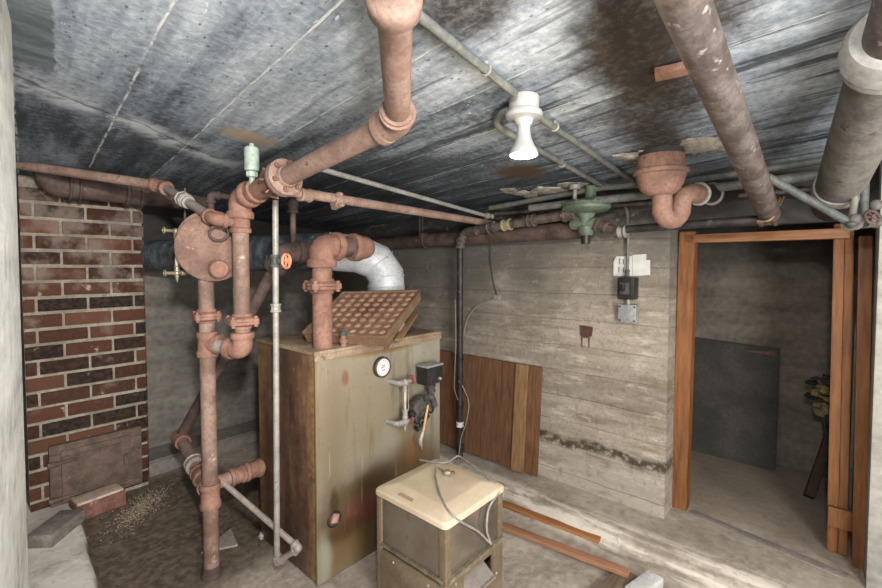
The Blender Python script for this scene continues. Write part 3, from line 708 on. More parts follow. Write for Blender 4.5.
# ------------------------------------------------------------------ FLUE
flue = T('flue_pipe', 'round galvanised sheet metal flue elbow rising behind the studded tray', 'flue', (1.80, 2.22, BZ))
fc = V((1.79, 2.2, BZ)); zt = 1.66
b0 = P(386, 292, 2.80); fc = V((b0.x, b0.y, BZ)); rr = .118
e1 = P(385, 262, 2.80); e2 = P(352, 256, 2.86); e3 = P(335, 265, 3.0)
MB().tube([fc, V((fc.x, fc.y, 1.43))], rr, 32).torus(V((fc.x, fc.y, 1.43)), (0, 0, 1), rr, .004, 32, 6).build('riser', 'flue_metal', flue)
z1 = 1.60; g0 = V((fc.x, fc.y, 1.43))
path = [g0, V((fc.x, fc.y, 1.50)), V((fc.x-.05, fc.y+.03, 1.585)), V((fc.x-.15, fc.y+.09, 1.635)), V((fc.x-.30, fc.y+.19, 1.65))]
mb = MB().tube(path, rr, 32)
for p, q in zip(path, path[1:]): mb.torus(q, (q-p), rr, .004, 32, 6)
mb.build('elbow', 'flue_metal', flue)
far = V((.95, 3.80, 1.63))
MB().tube([path[-1], far], .115, 28).torus(path[-1]*.5+far*.5, far-path[-1], .115, .004).build('duct', 'foil', flue)

# ------------------------------------------------------------------ RED BOILER RISER / HEADER
rx, ry, rr = 1.245, 1.895, .049
hd = T('boiler_header', 'thick rust-red riser pipe with elbow standing on the boiler top', 'pipe', (rx, ry, BZ))
zE = P(325, 246, 2.19).z
MB().tube([(rx, ry, BZ-.004), (rx, ry, zE-.05)], rr, 26).build('riser', 'orange_rust', hd)
zf = P(321, 286, 2.19).z
m = MB(); union_flange(m, (rx, ry, zf), (0, 0, 1), rr, True, 1.62, 1.0); m.build('flange_union', 'orange_rust', hd)
m = MB(); elbow(m, (rx+.0, ry, zE), (0, 0, -1), (1, 0, 0), rr*1.1, .066); m.build('elbow', 'orange_rust', hd)
e2 = onY(366.5, 249, ry); e2 = V((e2.x, ry, zE))
MB().tube([(rx+.05, ry, zE), (e2.x-.05, ry, zE)], rr, 24).build('pipe', 'brown_rust', hd)
m = MB(); elbow(m, e2, (-1, 0, 0), (0, 1, 0), rr*1.1, .066); m.build('elbow', 'orange_rust', hd)
yb = 2.32; xl = P(280, 258, 2.52).x
MB().tube(fillet([(e2.x, ry+.05, zE), (e2.x, yb, zE-.01), (xl+.06, yb, zE-.02)], .09), rr, 22).build('pipe', 'brown_rust', hd)
MB().coupling((xl+.30, yb, zE-.018), (1, 0, 0), .09, rr*1.1).build('coupling', 'brown_rust', hd); MB().coupling((xl+.10, yb, zE-.02), (1, 0, 0), .10, rr*1.12).build('coupling', 'brown_rust', hd)
cE = V((xl, yb, zE-.02)); low = V((.99, 3.12, .47)); dd = (low-cE).normalized()
m = MB(); elbow(m, cE, (1, 0, 0), dd, rr*1.05, .08); m.build('elbow', 'brown_rust', hd)
MB().tube([cE+dd*.08, low], .034, 18).build('equaliser_pipe', 'brown_rust', hd)
m = MB(); tp = P(298, 206, 2.5); m.tube([(tp.x, yb, zE), (tp.x, yb, tp.z)], .017, 12); m.coupling((tp.x, yb, tp.z-.01), (0, 0, 1), .05, .028); m.ball((tp.x, yb, tp.z+.02), .032); m.build('vent_stub', 'brown_rust', hd)

# ------------------------------------------------------------------ RETURN PIPE (stands on the floor) and low branch
px_, py_ = .85, 2.30
rp = T('return_pipe', 'upright rusty return pipe standing on the floor left of the boiler', 'pipe', (px_, py_, 0))
rr = .036
zT = P(213, 344, 2.16).z; zL = P(213, 490, 2.16).z; zC = P(211, 495, 2.16).z; ztop = P(213, 284, 2.16).z
MB().tube([(px_, py_, 0), (px_, py_, ztop+.03)], rr, 22).build('pipe', 'worn_pipe', rp)
m = MB(); union_flange(m, (px_, py_, P(213, 316, 2.16).z), (0, 0, 1), rr, True, 1.75); m.build('flange_union', 'orange_rust', rp)
m = MB(); m.coupling((px_, py_, zT), (0, 0, 1), .125, rr*1.15); m.lathe((px_, py_, zT), (.5, -.86, 0), [(0, rr*1.1), (.05, rr*1.1), (.05, rr*1.35), (.07, rr*1.35)], 20); m.build('tee', 'orange_rust', rp)
m = MB(); m.coupling((px_, py_, zC), (0, 0, 1), .125, rr*1.18); m.lathe((px_, py_, zC+.02), (.1, 1, .0), [(0, rr), (.055, rr), (.055, rr*1.3), (.075, rr*1.3)], 20); m.build('tee', 'orange_rust', rp)
MB().lathe((px_, py_, -.005), (0, 0, 1), [(0, .05), (.02, .049), (.03, .042), (.05, .04), (.055, .036)], 20).build('floor_collar', 'brown_rust', rp)
lb = T('return_branch', 'low rusty return branch with unions running from return pipe to boiler side', 'pipe', (px_, py_+.4, zL))
zl = zC+.02; far = V((.985, 3.14, zl+.01)); st_ = V((px_+.01, py_+.07, zl))
MB().tube([st_, far], .034, 20).build('pipe', 'pink_rust', lb)
dv = (far-st_).normalized()
MB().coupling(st_+dv*.14, dv, .10, .042).build('union', 'orange_rust', lb); MB().coupling(st_+dv*.30, dv, .07, .046).build('union', 'louvre', lb)
MB().lathe(far, dv, [(-.10, .036), (-.10, .046), (-.01, .048), (.0, .052), (.03, .052), (.035, .03)], 20).build('end_cap', 'orange_rust', lb)
yj = 2.335; xj = px_+.03
m = MB(); m.tube([(xj, yj+.03, zl), (BX0+.004, yj+.03, zl)], .034, 20); m.build('branch_pipe', 'pink_rust', lb)
MB().coupling((xj+.13, yj+.03, zl), (1, 0, 0), .08, .042).build('union', 'orange_rust', lb); MB().coupling((BX0-.055, yj+.03, zl), (1, 0, 0), .09, .044).build('union', 'orange_rust', lb)

# drum above
dr_ax = V((.30, .95, 0)).normalized()
fcn = P(213, 248, 2.13)
drum = T('feed_drum', 'round rusty steel drum with flat end plate hanging above the upright return pipe', 'drum', fcn)
R_ = .158
MB().lathe(fcn+V((0, 0, .028))+dr_ax*.02, dr_ax, [(0, .02), (0, R_*.98), (.01, R_*1.0), (.36, R_*1.0), (.40, R_*.8), (.42, .02)], 40).build('shell', 'drum_rust', drum)
MB().lathe(fcn, dr_ax, [(-.012, .02), (-.012, R_*.97), (-.006, R_*1.02), (.02, R_*1.02), (.022, .02)], 40).build('end_plate', 'drum_rust', drum)
b = P(219, 269, 2.10)
MB().lathe(b, -dr_ax, [(-.03, .045), (.005, .045), (.01, .04), (.018, .038), (.02, .02)], 24).build('plug', 'orange_rust', drum)
t_ = P(219, 233, 2.09); MB().torus(t_, (dr_ax+V((0, 0, .5))), .04, .006).build('lifting_ring', 'brown_rust', drum)
# sight gauge of the drum
a, b = P(176, 231, 2.12), P(177, 273, 2.12); x_, y_ = a.x, a.y
g_ = None
for q in (a, b):
    m = MB(); m.ball((x_, y_, q.z), .015); m.tube([(x_-.05, y_-.01, q.z), (x_+.06, y_+.02, q.z)], .008, 10); m.torus((x_-.055, y_-.01, q.z), (1, 0, 0), .014, .004, 16, 6)
    m.coupling((x_+.03, y_+.01, q.z), (1, .2, 0), .02, .012)
    if q is a: m.coupling((x_, y_, a.z-.02), (0, 0, 1), .03, .011)
    else: m.coupling((x_, y_, b.z+.025), (0, 0, 1), .03, .011); m.lathe((x_, y_, b.z-.045), (0, 0, 1), [(0, .003), (.02, .008), (.04, .012)], 10)
    g_ = m.build('gauge_valve', 'brass', drum)
MB().tube([(x_, y_, b.z), (x_, y_, a.z)], .0075, 12).build('sight_tube', 'glass_tube', g_)
m = MB(); c0 = P(211, 203, 2.3); c1 = P(211, 195, 2.3); c2 = P(240, 198, 2.35)
m.tube(fillet([V((c0.x, c0.y, fcn.z+.1)), c1, c2], .03), .016, 14); elbow(m, c1, (0, 0, -1), (c2-c1), .018, .03)
m.tube([P(185, 188, 2.3), P(185, 226, 2.3)], .005, 8); m.tube([P(185, 226, 2.3), P(198, 232, 2.2)], .005, 8)
m.build('vent_pipe', 'brown_rust', drum)

# ------------------------------------------------------------------ MAIN STEAM PIPE
mx, my = .935, 2.10; rr = .0375
ms = T('steam_main', 'long rust-pink steam pipe climbing from the low elbow to the ceiling through a bolted flange', 'pipe', (mx, my, 1.2))
zb = P(243, 350, 2.09).z; ztp = P(243, 199, 2.09).z
MB().tube([(mx, my, zb+.05), (mx, my, ztp-.04)], rr, 24).build('pipe', 'worn_pipe', ms)
nd = V((px_-mx, py_-my, 0)); nd.normalize(); nd2 = V((px_, py_, zT))-V((mx, my, zb)); nd2.normalize()
m = MB(); elbow(m, (mx, my, zb), (0, 0, 1), nd2, rr*1.08, .055); m.build('elbow', 'orange_rust', ms)
MB().tube([V((mx, my, zb))+nd2*.05, V((px_, py_, zT))-nd2*.045], rr*.9, 18).build('nipple', 'galvanised', ms)
m = MB(); union_flange(m, (mx, my, P(242, 321, 2.09).z), (0, 0, 1), rr, True, 1.85); m.build('flange_union', 'orange_rust', ms)
m = MB(); m.coupling((mx, my, P(242, 223, 2.09).z), (0, 0, 1), .095, rr*1.12); m.build('coupling', 'orange_rust', ms)
fl = P(284, 178, 1.90); el = P(398, 121, 1.45); ax = (el-fl).normalized(); co = V((mx, my, ztp)); d0 = (fl-co).normalized()
m = MB(); elbow(m, co, (0, 0, -1), d0, rr*1.2, .06); m.build('elbow', 'orange_rust', ms)
m = MB(); L = (fl-co).length
m.lathe(co+d0*.06, d0, [(0, rr*1.2), (0, rr*1.5), (.02, rr*1.55), (.035, rr*1.55), (.04, rr*1.2), (.06, rr*1.2), (.06, rr*1.5), (.085, rr*1.5), (.09, rr*1.25), (L-.11, rr*1.3), (L-.06, rr*1.6)], 24)
for k in range(8):
    fd, fu, fw = frame(d0); a_ = k*math.pi/4; q = fu*math.cos(a_)+fw*math.sin(a_)
    m.beam(co+d0*(L-.11)+q*rr*1.2, co+d0*(L-.055)+q*rr*1.85, .008, .02, q)
m.build('reducer', 'orange_rust', ms)
m = MB(); fd, fu, fw = frame(ax); FR = .078
m.lathe(fl-ax*.022, ax, [(0, .04), (0, FR), (.003, FR*1.02), (.020, FR*1.02), (.021, FR*.96), (.024, FR*.96), (.025, FR*1.02), (.040, FR*1.02), (.044, FR*.97), (.044, .05), (.06, .046), (.06, .03)], 36)
fo = m.build('flange', 'pink_rust', ms)
for k in range(6):
    a_ = k*math.pi/3+.3; q = fu*math.cos(a_)+fw*math.sin(a_); m = MB(); m.lathe(fl+q*.061-ax*.036, ax, [(0, .011), (.072, .011)], 6); m.lathe(fl+q*.061-ax*.04, ax, [(0, .006), (.085, .006)], 8); m.build('bolt', 'orange_rust', fo)
r1 = .040
MB().tube([fl, el-ax*.05], r1, 26).build('pipe', 'pink_rust', ms)
hub = P(394, -10, .92); hub.z = min(hub.z, ceil_z(hub.x, hub.y)-.085); a2 = (hub-el).normalized()
m = MB(); elbow(m, el, -ax, a2, r1*1.12, .055, False)
m.lathe(el-ax*.055, -ax, [(0, r1), (0, r1*1.35), (.012, r1*1.4), (.026, r1*1.4), (.03, r1*1.3), (.03, r1)], 26)
m.lathe(el+a2*.03, a2, [(0, r1), (0, r1*1.35), (.012, r1*1.45), (.026, r1*1.45), (.03, r1*1.3), (.03, r1)], 26)
m.build('elbow', 'pink_rust', ms)
end = hub+a2*.75; end.z = min(end.z, ceil_z(end.x, end.y)-.08)
MB().tube([el+a2*.05, hub], r1*.98, 26).build('pipe', 'pink_rust', ms)
m = MB(); m.lathe(hub-a2*.045, a2, [(0, r1), (0, r1*1.25), (.01, r1*1.45), (.05, r1*1.5), (.058, r1*1.4), (.075, r1*1.2), (.10, r1*1.15), (.10, r1)], 28); m.build('hub', 'pink_rust', ms)
MB().tube([hub+a2*.02, hub+(end-hub)*1.0], r1*1.05, 26).build('pipe', 'pink_rust', ms)
# pale green air valve standing up behind the flange
c = P(252, 178, 1.98)
gv = T('air_vent', 'pale green air vent valve on top of the steam pipe fitting', 'valve', c)
MB().lathe(c-V((0, 0, .03)), (0, 0, 1), [(0, .012), (.03, .012), (.035, .026), (.055, .026), (.06, .018)], 8).build('nut', 'pale_green', gv)
MB().lathe(c+V((0, 0, .028)), (0, 0, 1), [(0, .02), (.005, .031), (.05, .032), (.10, .032), (.108, .026), (.11, .012), (.125, .01)], 20).build('vent_body', 'pale_green', gv)

# side pipe from the left wall
s0, s1, s2, s3 = P(14, 164, 2.40), P(163, 186, 2.38), P(214, 219, 2.03), V((mx-.02, my, P(238, 223, 2.09).z))
sp = T('side_pipe', 'thin pinkish pipe from the left wall across the chimney top to the steam pipe', 'pipe', s1)
MB().tube([s0, s1], .026, 18).build('pipe', 'pink_rust', sp)
d1 = (s2-s1).normalized()
m = MB(); elbow(m, s1, s0-s1, d1, .028, .035); m.build('elbow', 'orange_rust', sp)
MB().tube([s1, s2], .0225, 16).build('pipe', 'louvre', sp)
m = MB(); mid = s1*.55+s2*.45; m.coupling(mid, d1, .05, .034, 8); m.coupling(mid+d1*.045, d1, .03, .028, 16); m.build('union', 'galvanised', sp)
m = MB(); elbow(m, s2, s1-s2, s3-s2, .026, .04); m.tube([s2, s3], .024, 14); m.build('elbow', 'orange_rust', sp)

# rusty cast pipe along the chimney top
a, b = V((.33, 3.44, 1.97)), V((1.02, 3.44, 1.965))
a = onY(52, 185, 3.42); b = onY(150, 196, 3.42); 
ct = T('cast_iron_pipe', 'fat brown cast iron pipe hugging the top of the brick chimney', 'pipe', (a+b)/2)
MB().tube(fillet([a+V((-.02, 0, .10)), a, b, b+(b-a)*.75], .06), .068, 24).build('pipe', 'brown_rust', ct)
m = MB(); d_ = (b-a).normalized(); MB().coupling(a+d_*.10, d_, .06, .075).build('coupling', 'brown_rust', ct); MB().coupling(a+d_*.40, d_, .10, .075).build('coupling', 'brown_rust', ct)

# thin grey gas pipe left of boiler
gx, gy = P(277, 560, 2.10).x, P(277, 560, 2.10).y; zt_ = P(281, 200, 2.10).z
gp = T('thin_grey_pipe', 'thin pale grey vertical pipe with orange handwheel in front of boiler left side', 'pipe', (gx, gy, .15))
e_ = P(299, 548, 2.06)
base = P(277, 562, 2.10); zt2 = V((gx+.018, gy, zt_))
MB().tube([base, zt2], .0145, 14).build('pipe', 'galvanised', gp)
m = MB(); elbow(m, base, (0, 0, 1), e_-base, .017, .022); m.tube([base, e_], .015, 12); elbow(m, e_, base-e_, V((.93, yj+.03, zl))-e_, .017, .022); m.build('elbow', 'louvre', gp)
MB().tube([e_, V((.93, yj+.03, zl))], .0145, 14).build('diagonal_pipe', 'pink_lath_pipe' if 'pink_lath_pipe' in M else 'louvre', gp)
zq = P(280, 308, 2.10).z; m = MB(); m.coupling((gx+.012, gy, zq), (0, 0, 1), .04, .022, 8); m.build('union', 'galvanised', gp)
zv = P(281, 261, 2.10).z; vb = MB(); vb.coupling((gx+.012, gy, zv), (0, 0, 1), .06, .019); vd = V((.45, -.89, 0)).normalized()
vb.lathe((gx+.012, gy, zv), vd, [(0, .016), (.03, .014), (.03, .018), (.04, .018), (.04, .006), (.06, .006)], 10); vo = vb.build('valve_body', 'green_conduit', gp)
wheel(MB(), V((gx+.016, gy, zv))+vd*.058, vd, .033, .0065).build('handwheel', 'orange_red', vo)

# ------------------------------------------------------------------ CEILING PIPES
yl = 1.84; A_ = onY(301, 193, yl); B_ = onY(488, 223, 1.9)
lp = T('long_ceiling_pipe', 'long rust-pink pipe with a lobed union running below ceiling to the right wall', 'pipe', A_)
MB().tube([A_-(B_-A_).normalized()*.12, B_+(B_-A_).normalized()*.05], .024, 18).build('pipe', 'pink_rust', lp)
da = (B_-A_).normalized()
m = MB(); union_flange(m, onY(337, 201, 1.85), da, .026, True, 1.45, 1.2); m.build('lobed_union', 'pink_rust', lp); MB().coupling(onY(305, 195, 1.84), da, .06, .028).build('coupling', 'pink_rust', lp)
A2, B2 = onY(328, 171, 1.86), onY(487, 216, 1.9)
l2 = T('thin_ceiling_pipe', 'thin pale pipe running above the long rust-pink ceiling pipe', 'pipe', A2)
MB().tube([A2-(B2-A2).normalized()*.15, B2], .0135, 14).build('pipe', 'lead_grey', l2)
m = MB(); m.ball(B2, .03, (1, 1, .8), 12, .2); m.coupling(B2+V((.03, .0, 0)), (1, -.5, 0), .06, .018); m.build('joint', 'lead_grey', l2)

# rust steam main hugging the right wall
xw = 2.66
ra, rb = onX(385, 243.5, xw), onX(592, 229, xw); ra = ra+(ra-rb)*.06
wm = T('wall_main', 'thick brown rusty pipe running level along the top of the board-marked wall', 'pipe', (ra+rb)/2)
MB().tube([ra, rb], .056, 24).build('pipe', 'brown_rust', wm)
c = onX(421, 232, xw-.07); zz = ceil_z(c.x, c.y)
m = MB(); m.box(c+V((0, 0, -.03)), (.012, .05, .05), None, .004); m.tube([c+V((0, .016, 0)), V((c.x, c.y+.016, zz))], .006, 8); m.tube([c+V((0, -.016, 0)), V((c.x, c.y-.016, zz))], .006, 8); m.torus(V((xw, c.y, onX(421, 241, xw).z)), (0, 1, 0), .06, .006); m.build('hanger_strap', 'brown_rust', wm)

# black gas line
xg = 2.55
g0 = onX(460, 456, 2.60); gz = .08
top_ = onX(460, 243, 2.60); c1 = onX(464, 233, 2.60); ga = onX(478, 230, xg); gb = onX(570, 214, xg); greg = onX(586, 222, xg)
gpy = (onX(460, 350, 2.60)).y
gl = T('gas_line', 'dark steel gas pipe rising from floor and turning along the wall to the green regulator', 'pipe', (2.60, gpy, gz))
tp_ = V((2.60, gpy, top_.z))
MB().tube([(2.60, gpy, .06), tp_], .0235, 18).build('riser', 'dark_pipe', gl)
m = MB(); kn = [tp_, V((2.59, c1.y+.03, c1.z+.02)), ga]
m.tube(fillet([tp_-V((0, 0, .04)), tp_+V((0, 0, .03)), V((2.58, gpy-.07, ga.z-.005)), ga], .06), .034, 18)
m.coupling(tp_, (0, 0, 1), .06, .033); m.coupling(V((2.585, gpy-.035, (tp_.z+ga.z)/2)), (0, -.6, .8), .05, .034); m.build('elbow', 'mottled_pipe', gl)
dg = (gb-ga).normalized()
MB().tube([ga, gb], .031, 18).build('pipe', 'mottled_pipe', gl)
m = MB(); m.coupling(ga+dg*.35*(gb-ga).length, dg, .07, .035); m.build('joint_compound', 'thread_yellow', gl)
for q_, l_, r_ in ((.12, .06, .036), (.62*(gb-ga).length, .05, .036), ((gb-ga).length, .09, .04)): MB().coupling(ga+dg*q_, dg, l_, r_).build('coupling', 'mottled_pipe', gl)
for yq in (357, 405, 447):
    MB().coupling((2.60, gpy, onX(460, yq, 2.60).z), (0, 0, 1), .04, .026).build('collar', 'black', gl)
MB().coupling((2.60, gpy, onX(460, 424, 2.60).z), (0, 0, 1), .04, .026).build('tape_band', 'paper', gl)
# after the regulator
h0, h1, h2 = onX(602, 226, xg), onX(620, 232, xg), onX(768, 219, xg)
MB().tube([h1-(h1-h0)*.3, h2], .022, 16).build('pipe', 'dark_pipe', gl)
m = MB(); m.tube([gb, greg+V((0, 0, -.02)), h0, h1], .026, 14); m.coupling(h0, h1-h0, .08, .034); m.coupling(h1, h2-h1, .06, .028); m.build('nipple', 'brown_rust', gl)
m = MB(); m.coupling(h1+(h2-h1)*.02+V((-.002, 0, 0)), h2-h1, .045, .03); m.build('pale_coupling', 'lead_grey', gl)
m = MB(); m.coupling(h2, h2-h1, .07, .03); m.build('end_coupling', 'brown_rust', gl)

# regulator
rc = onX(586, 207, xg)
rg = T('gas_regulator', 'green gas regulator with round diaphragm housing on the gas pipe', 'regulator', rc)
MB().lathe(rc-V((0, 0, .012)), (0, 0, 1), [(-.03, .05), (-.012, .125), (0, .14), (.014, .143), (.014, .135), (.02, .135), (.02, .143), (.034, .14), (.045, .12), (.06, .05)], 36).build('diaphragm_housing', 'green_paint', rg)
for k in range(8):
    a_ = k*math.pi/4; MB().lathe(rc+V((.134*math.cos(a_), .134*math.sin(a_), -.02)), (0, 0, 1), [(0, .008), (.05, .008)], 6).build('bolt', 'green_paint', rg)
MB().lathe(rc+V((.02, -.02, .04)), (0, 0, 1), [(0, .045), (.02, .034), (.085, .032), (.09, .02)], 20).build('spring_tower', 'green_paint', rg)
m = MB(); q = rc+V((-.045, .05, .03)); m.lathe(q, (0, 0, 1), [(0, .012), (.07, .012), (.075, .032), (.10, .034), (.108, .02)], 16); m.build('vent_cap', 'lead_grey', rg)
m = MB().lathe(rc-V((0, 0, .17)), (0, 0, 1), [(0, .04), (.02, .046), (.05, .046), (.06, .036), (.10, .04), (.13, .055)], 24); m.lathe(rc-V((0, .0, .10)), (0, 1, 0), [(-.09, .03), (-.05, .036), (.05, .036), (.09, .03)], 20); m.build('valve_body', 'green_paint', rg)
MB().lathe(rc-V((0, 0, .22)), (0, 0, 1), [(0, .026), (.045, .03), (.055, .03)], 10).build('bottom_plug', 'black', rg)

# conduits along the wall near the ceiling
def conduit(name, label, pts, r, mat='grey_conduit', R=.06, straps=()):
    t = T(name, label, 'conduit', pts[0], 'conduits along the wall top' if name == 'wall_conduit' else 'conduits on the ceiling' if name == 'ceiling_conduit' else None); MB().tube(fillet(pts, R), r, 14).build('tube', mat, t)
    for p, d in straps:
        m = MB().torus(p, d, r*1.15, .004, 18, 6); m.lathe(p, (0, 0, 1), [(0, .006), (ceil_z(p.x, p.y)-p.z, .006)], 8); m.build('strap', 'lead_grey', t)
    return t
xc = 2.58
conduit('wall_conduit', 'upper grey conduit running just under the ceiling along the right wall', [onX(490, 208, xc), onX(600, 188, xc), onX(690, 181, xc), onX(838, 158, xc)], .017, 'grey_conduit')
conduit('wall_conduit', 'lower grey pipe beside the regulator running just under the upper conduit', [onX(530, 208, 2.5), onX(600, 200, 2.5), onX(690, 191, 2.5), onX(828, 174, 2.5)], .022, 'grey_conduit')
conduit('wall_conduit', 'thin grey tube lowest of the tubes bunched behind the trap', [onX(495, 214, 2.7), onX(600, 206, 2.7), onX(700, 199, 2.7), onX(820, 188, 2.7)], .013, 'mottled_pipe')

# ------------------------------------------------------------------ LIGHT FIXTURE and its conduits
fx = onC(524, 98)
lf = T('ceiling_lamp', 'lit white reflector bulb in porcelain lampholder under round ceiling box', 'lamp', fx)
MB().lathe(fx+V((0, 0, .003)), (0, 0, -1), [(0, .052), (.045, .052), (.05, .046)], 28).build('junction_box', 'white_porcelain', lf)
MB().lathe(fx-V((0, 0, .045)), (0, 0, -1), [(0, .05), (.004, .062), (.014, .066), (.024, .060), (.03, .034), (.05, .026)], 32).build('lampholder', 'white_porcelain', lf)
bz = fx-V((0, 0, .088)); 
bulb = MB().lathe(bz, (0, 0, -1), [(0, .022), (.03, .023), (.05, .026), (.075, .036), (.092, .046), (.104, .050), (.108, .0495)], 32).build('bulb', 'bulb_white', lf)
MB().lathe(bz-V((0, 0, .1075)), (0, 0, -1), [(0, .0485), (.004, .047), (.008, .035), (.010, .012)], 32).build('bulb_face', 'lamp_face', bulb)
k = .024
def cl(px, py): return onC(px, py, k)
cA, cB = cl(414, 12), cl(515, 93)
cA2 = cA+(cA-cB)*.5; cA2.z = ceil_z(cA2.x, cA2.y)-k
p_ = cl(486, 70)
conduit('ceiling_conduit', 'grey conduit running from the overhead steam pipe to the lamp box', [cA2, cA, cB], .0135, 'grey_conduit', .05, [(p_, cB-cA)])
a, b = cl(541, 118), cl(632, 181); conduit('ceiling_conduit', 'grey conduit running from the lamp box right to the cast iron trap', [cl(532, 110), a, b, cl(640, 187)], .0125, 'grey_conduit', .05, [(cl(555, 127), b-a)])
a, b = cl(512, 135), cl(604, 187)
conduit('ceiling_conduit', 'hooked grey conduit looping out of the lamp box and back under the bulb', [cl(516, 108), cl(502, 112), cl(495, 122), cl(502, 130), a, b], .0125, 'grey_conduit', .03, [(cl(562, 164), b-a)])

# ------------------------------------------------------------------ TRAP
tc = onC(661, 152); D_ = tc.x*FX+tc.y*FY
def tq(px, py, dd=0): return P(px, py, D_+dd)
tz = lambda py: tq(661, py).z
tr_ = T('drain_trap', 'rust-pink cast iron drain trap with bowl and U-bend hanging through the ceiling', 'trap', (tc.x, tc.y, tz(225)))
s_ = D_/F
MB().lathe((tc.x, tc.y, tz(170)), (0, 0, 1), [(0, 20.5*s_), (ceil_z(tc.x, tc.y)-tz(170)+.02, 20.5*s_)], 30).build('drop_pipe', 'trap_black', tr_)
MB().lathe((tc.x, tc.y, tz(193)), (0, 0, 1), [(-3*s_, 9*s_), (-1*s_, 14*s_), (3*s_, 18*s_), (8*s_, 20.8*s_), (14*s_, 22.3*s_), (17*s_, 22.6*s_), (18*s_, 25*s_), (20*s_, 25.6*s_), (22*s_, 25*s_), (23*s_, 22*s_), (36*s_, 21*s_)], 32).build('bowl', 'trap_rust', tr_)
pts = [tq(662, 188), tq(662, 212), tq(664, 216), tq(667, 219), tq(671, 220), tq(675, 219), tq(678, 216), tq(680, 212), tq(681, 202), tq(684, 195), tq(690, 193, .01), tq(700, 194, .03)]
MB().tube(pts, 9.3*s_, 22).build('u_bend', 'trap_rust', tr_)
e_ = tq(716, 193, .12)
MB().tube([tq(698, 194, .03), e_, e_+(e_-tq(698, 194, .03))*2.2], 9.3*s_, 20).build('outlet_pipe', 'black', tr_)
for q, dd in ((699, .03), (712, .10)): MB().torus(tq(q, 194, dd), e_-tq(698, 194, .03), 10.2*s_, .008).build('band_clamp', 'lead_grey', tr_)
# broken concrete around the hole
def rubble_patch(label, pts, seed):
    m = MB(); random.seed(seed)
    for (px, py, r) in pts:
        for k in range(5):
            p = onC(px+random.uniform(-9, 9), py+random.uniform(-2.2, 2.2)); m.ball(p+V((0, 0, .006)), r*random.uniform(.5, 1), (1.3, 1.3, .4), 10, .5)
    tag(m.build('broken_concrete', 'chunk'), label, 'rubble', None, 'stuff')
rubble_patch('crumbling cream concrete edge on ceiling around the trap hole', [(695, 141, .05), (705, 145, .06), (690, 150, .05), (712, 147, .04), (640, 152, .03), (628, 157, .05), (640, 160, .04)], 3)
rubble_patch('crumbling cream concrete patch on ceiling behind the green regulator', [(515, 192, .06), (530, 194, .07), (548, 192, .08), (565, 190, .08), (580, 186, .07), (595, 184, .05)], 4)
a, b = onC(655, 75, .012), onC(692, 67, .012)
tag(MB().beam(a, b, .06, .022).build('lath_scrap', 'scrap_wood'), 'short pink wood strip nailed flat to the ceiling', 'lath')

# ------------------------------------------------------------------ PIPES AT RIGHT
A_, B_ = P(680, -8, .86), P(769, 214, 2.02)
dp = T('drain_pipe', 'long mottled brown drain pipe sloping from overhead down to the doorway header', 'pipe', B_)
MB().tube([A_+(A_-B_)*.25, B_], .044, 26).build('pipe', 'mottled_pipe', dp)
m = MB()
for k, (q, w) in enumerate((((765, 222), 3), ((771, 212), 2), ((778, 202), 2), ((781, 196), 2))): pass
m.tube(fillet([P(757, 221, 1.98), P(770, 222, 1.95), P(775, 212, 1.95), P(780, 198, 1.98)], .05), .004, 8); m.tube(fillet([P(757, 223, 1.98), P(772, 220, 1.93), P(778, 208, 1.95), P(784, 197, 1.98)], .05), .0035, 8)
tag(m.build('loose_wires', 'wire'), 'copper brown loose wires hanging at the lower end of drain pipe', 'wire')
# soil pipe
A_, B_ = P(896, 46, 1.07), P(839, 188, 1.85); d_ = (B_-A_).normalized(); rs = .080
so_ = T('soil_pipe', 'fat grey cast iron soil pipe with pale hub ring at right edge', 'pipe', B_)
MB().tube([A_+d_*.02, B_], rs, 32).build('pipe', 'sewer', so_)
hb = A_
MB().lathe(hb, d_, [(-.05, rs*.8), (-.05, rs*1.12), (-.03, rs*1.26), (.01, rs*1.30), (.016, rs*1.24), (.022, rs*1.2), (.028, rs*1.24), (.05, rs*1.2), (.06, rs*1.02), (.06, rs*.9)], 36).build('hub', 'lead_grey', so_)
MB().tube([hb-d_*.0, hb-d_*.45], rs*.84, 28).build('upper_pipe', 'mottled_pipe', so_)
MB().lathe(B_-d_*.04, d_, [(0, rs), (0, rs*1.08), (.02, rs*1.12), (.05, rs*1.12), (.055, rs*.9)], 30).build('coupling', 'lead_grey', so_)
MB().tube([B_, B_+d_*.25], rs*.9, 24).build('spigot', 'black', so_)
# grey-green conduit and valve cluster
q0, q1 = P(766, 176, 1.72), P(852, 224, 1.72)
conduit('diagonal_conduit', 'grey-green conduit slanting below soil pipe down to the valve cluster', [q0, q1], .0155, 'green_conduit')
v0, v1 = P(866, 168, 1.74), P(863, 222, 1.74)
vp = T('valve_cluster', 'knot of grubby brass valves hanging above the right door post', 'valve', v1)
MB().tube([V((v0.x, v0.y, ceil_z(v0.x, v0.y)+.01)), v1], .014, 14).build('pipe', 'green_conduit', vp)
m = MB(); m.tube([q1, v1, P(876, 222, 1.72)], .016, 14); m.coupling(q1, v1-q1, .05, .022); m.coupling(P(871, 221, 1.72), (RX, RY, 0), .05, .024); m.ball(v1, .026, n=12); m.ball(P(856, 219, 1.7), .022, n=12); m.build('valve_body', 'sewer', vp)
wheel(MB(), P(872, 217, 1.66), (-FX, -FY, .3), .026, .005).build('handwheel', 'brown_rust', vp)
MB().lathe(P(852, 228, 1.70), (0, 0, 1), [(0, .01), (.01, .02), (.02, .02), (.025, .008)], 12).build('cap', 'green_conduit', vp)
m = MB(); m.tube([P(858, 178, 1.78), P(852, 218, 1.74)], .012, 12); m.build('side_pipe', 'galvanised', vp)
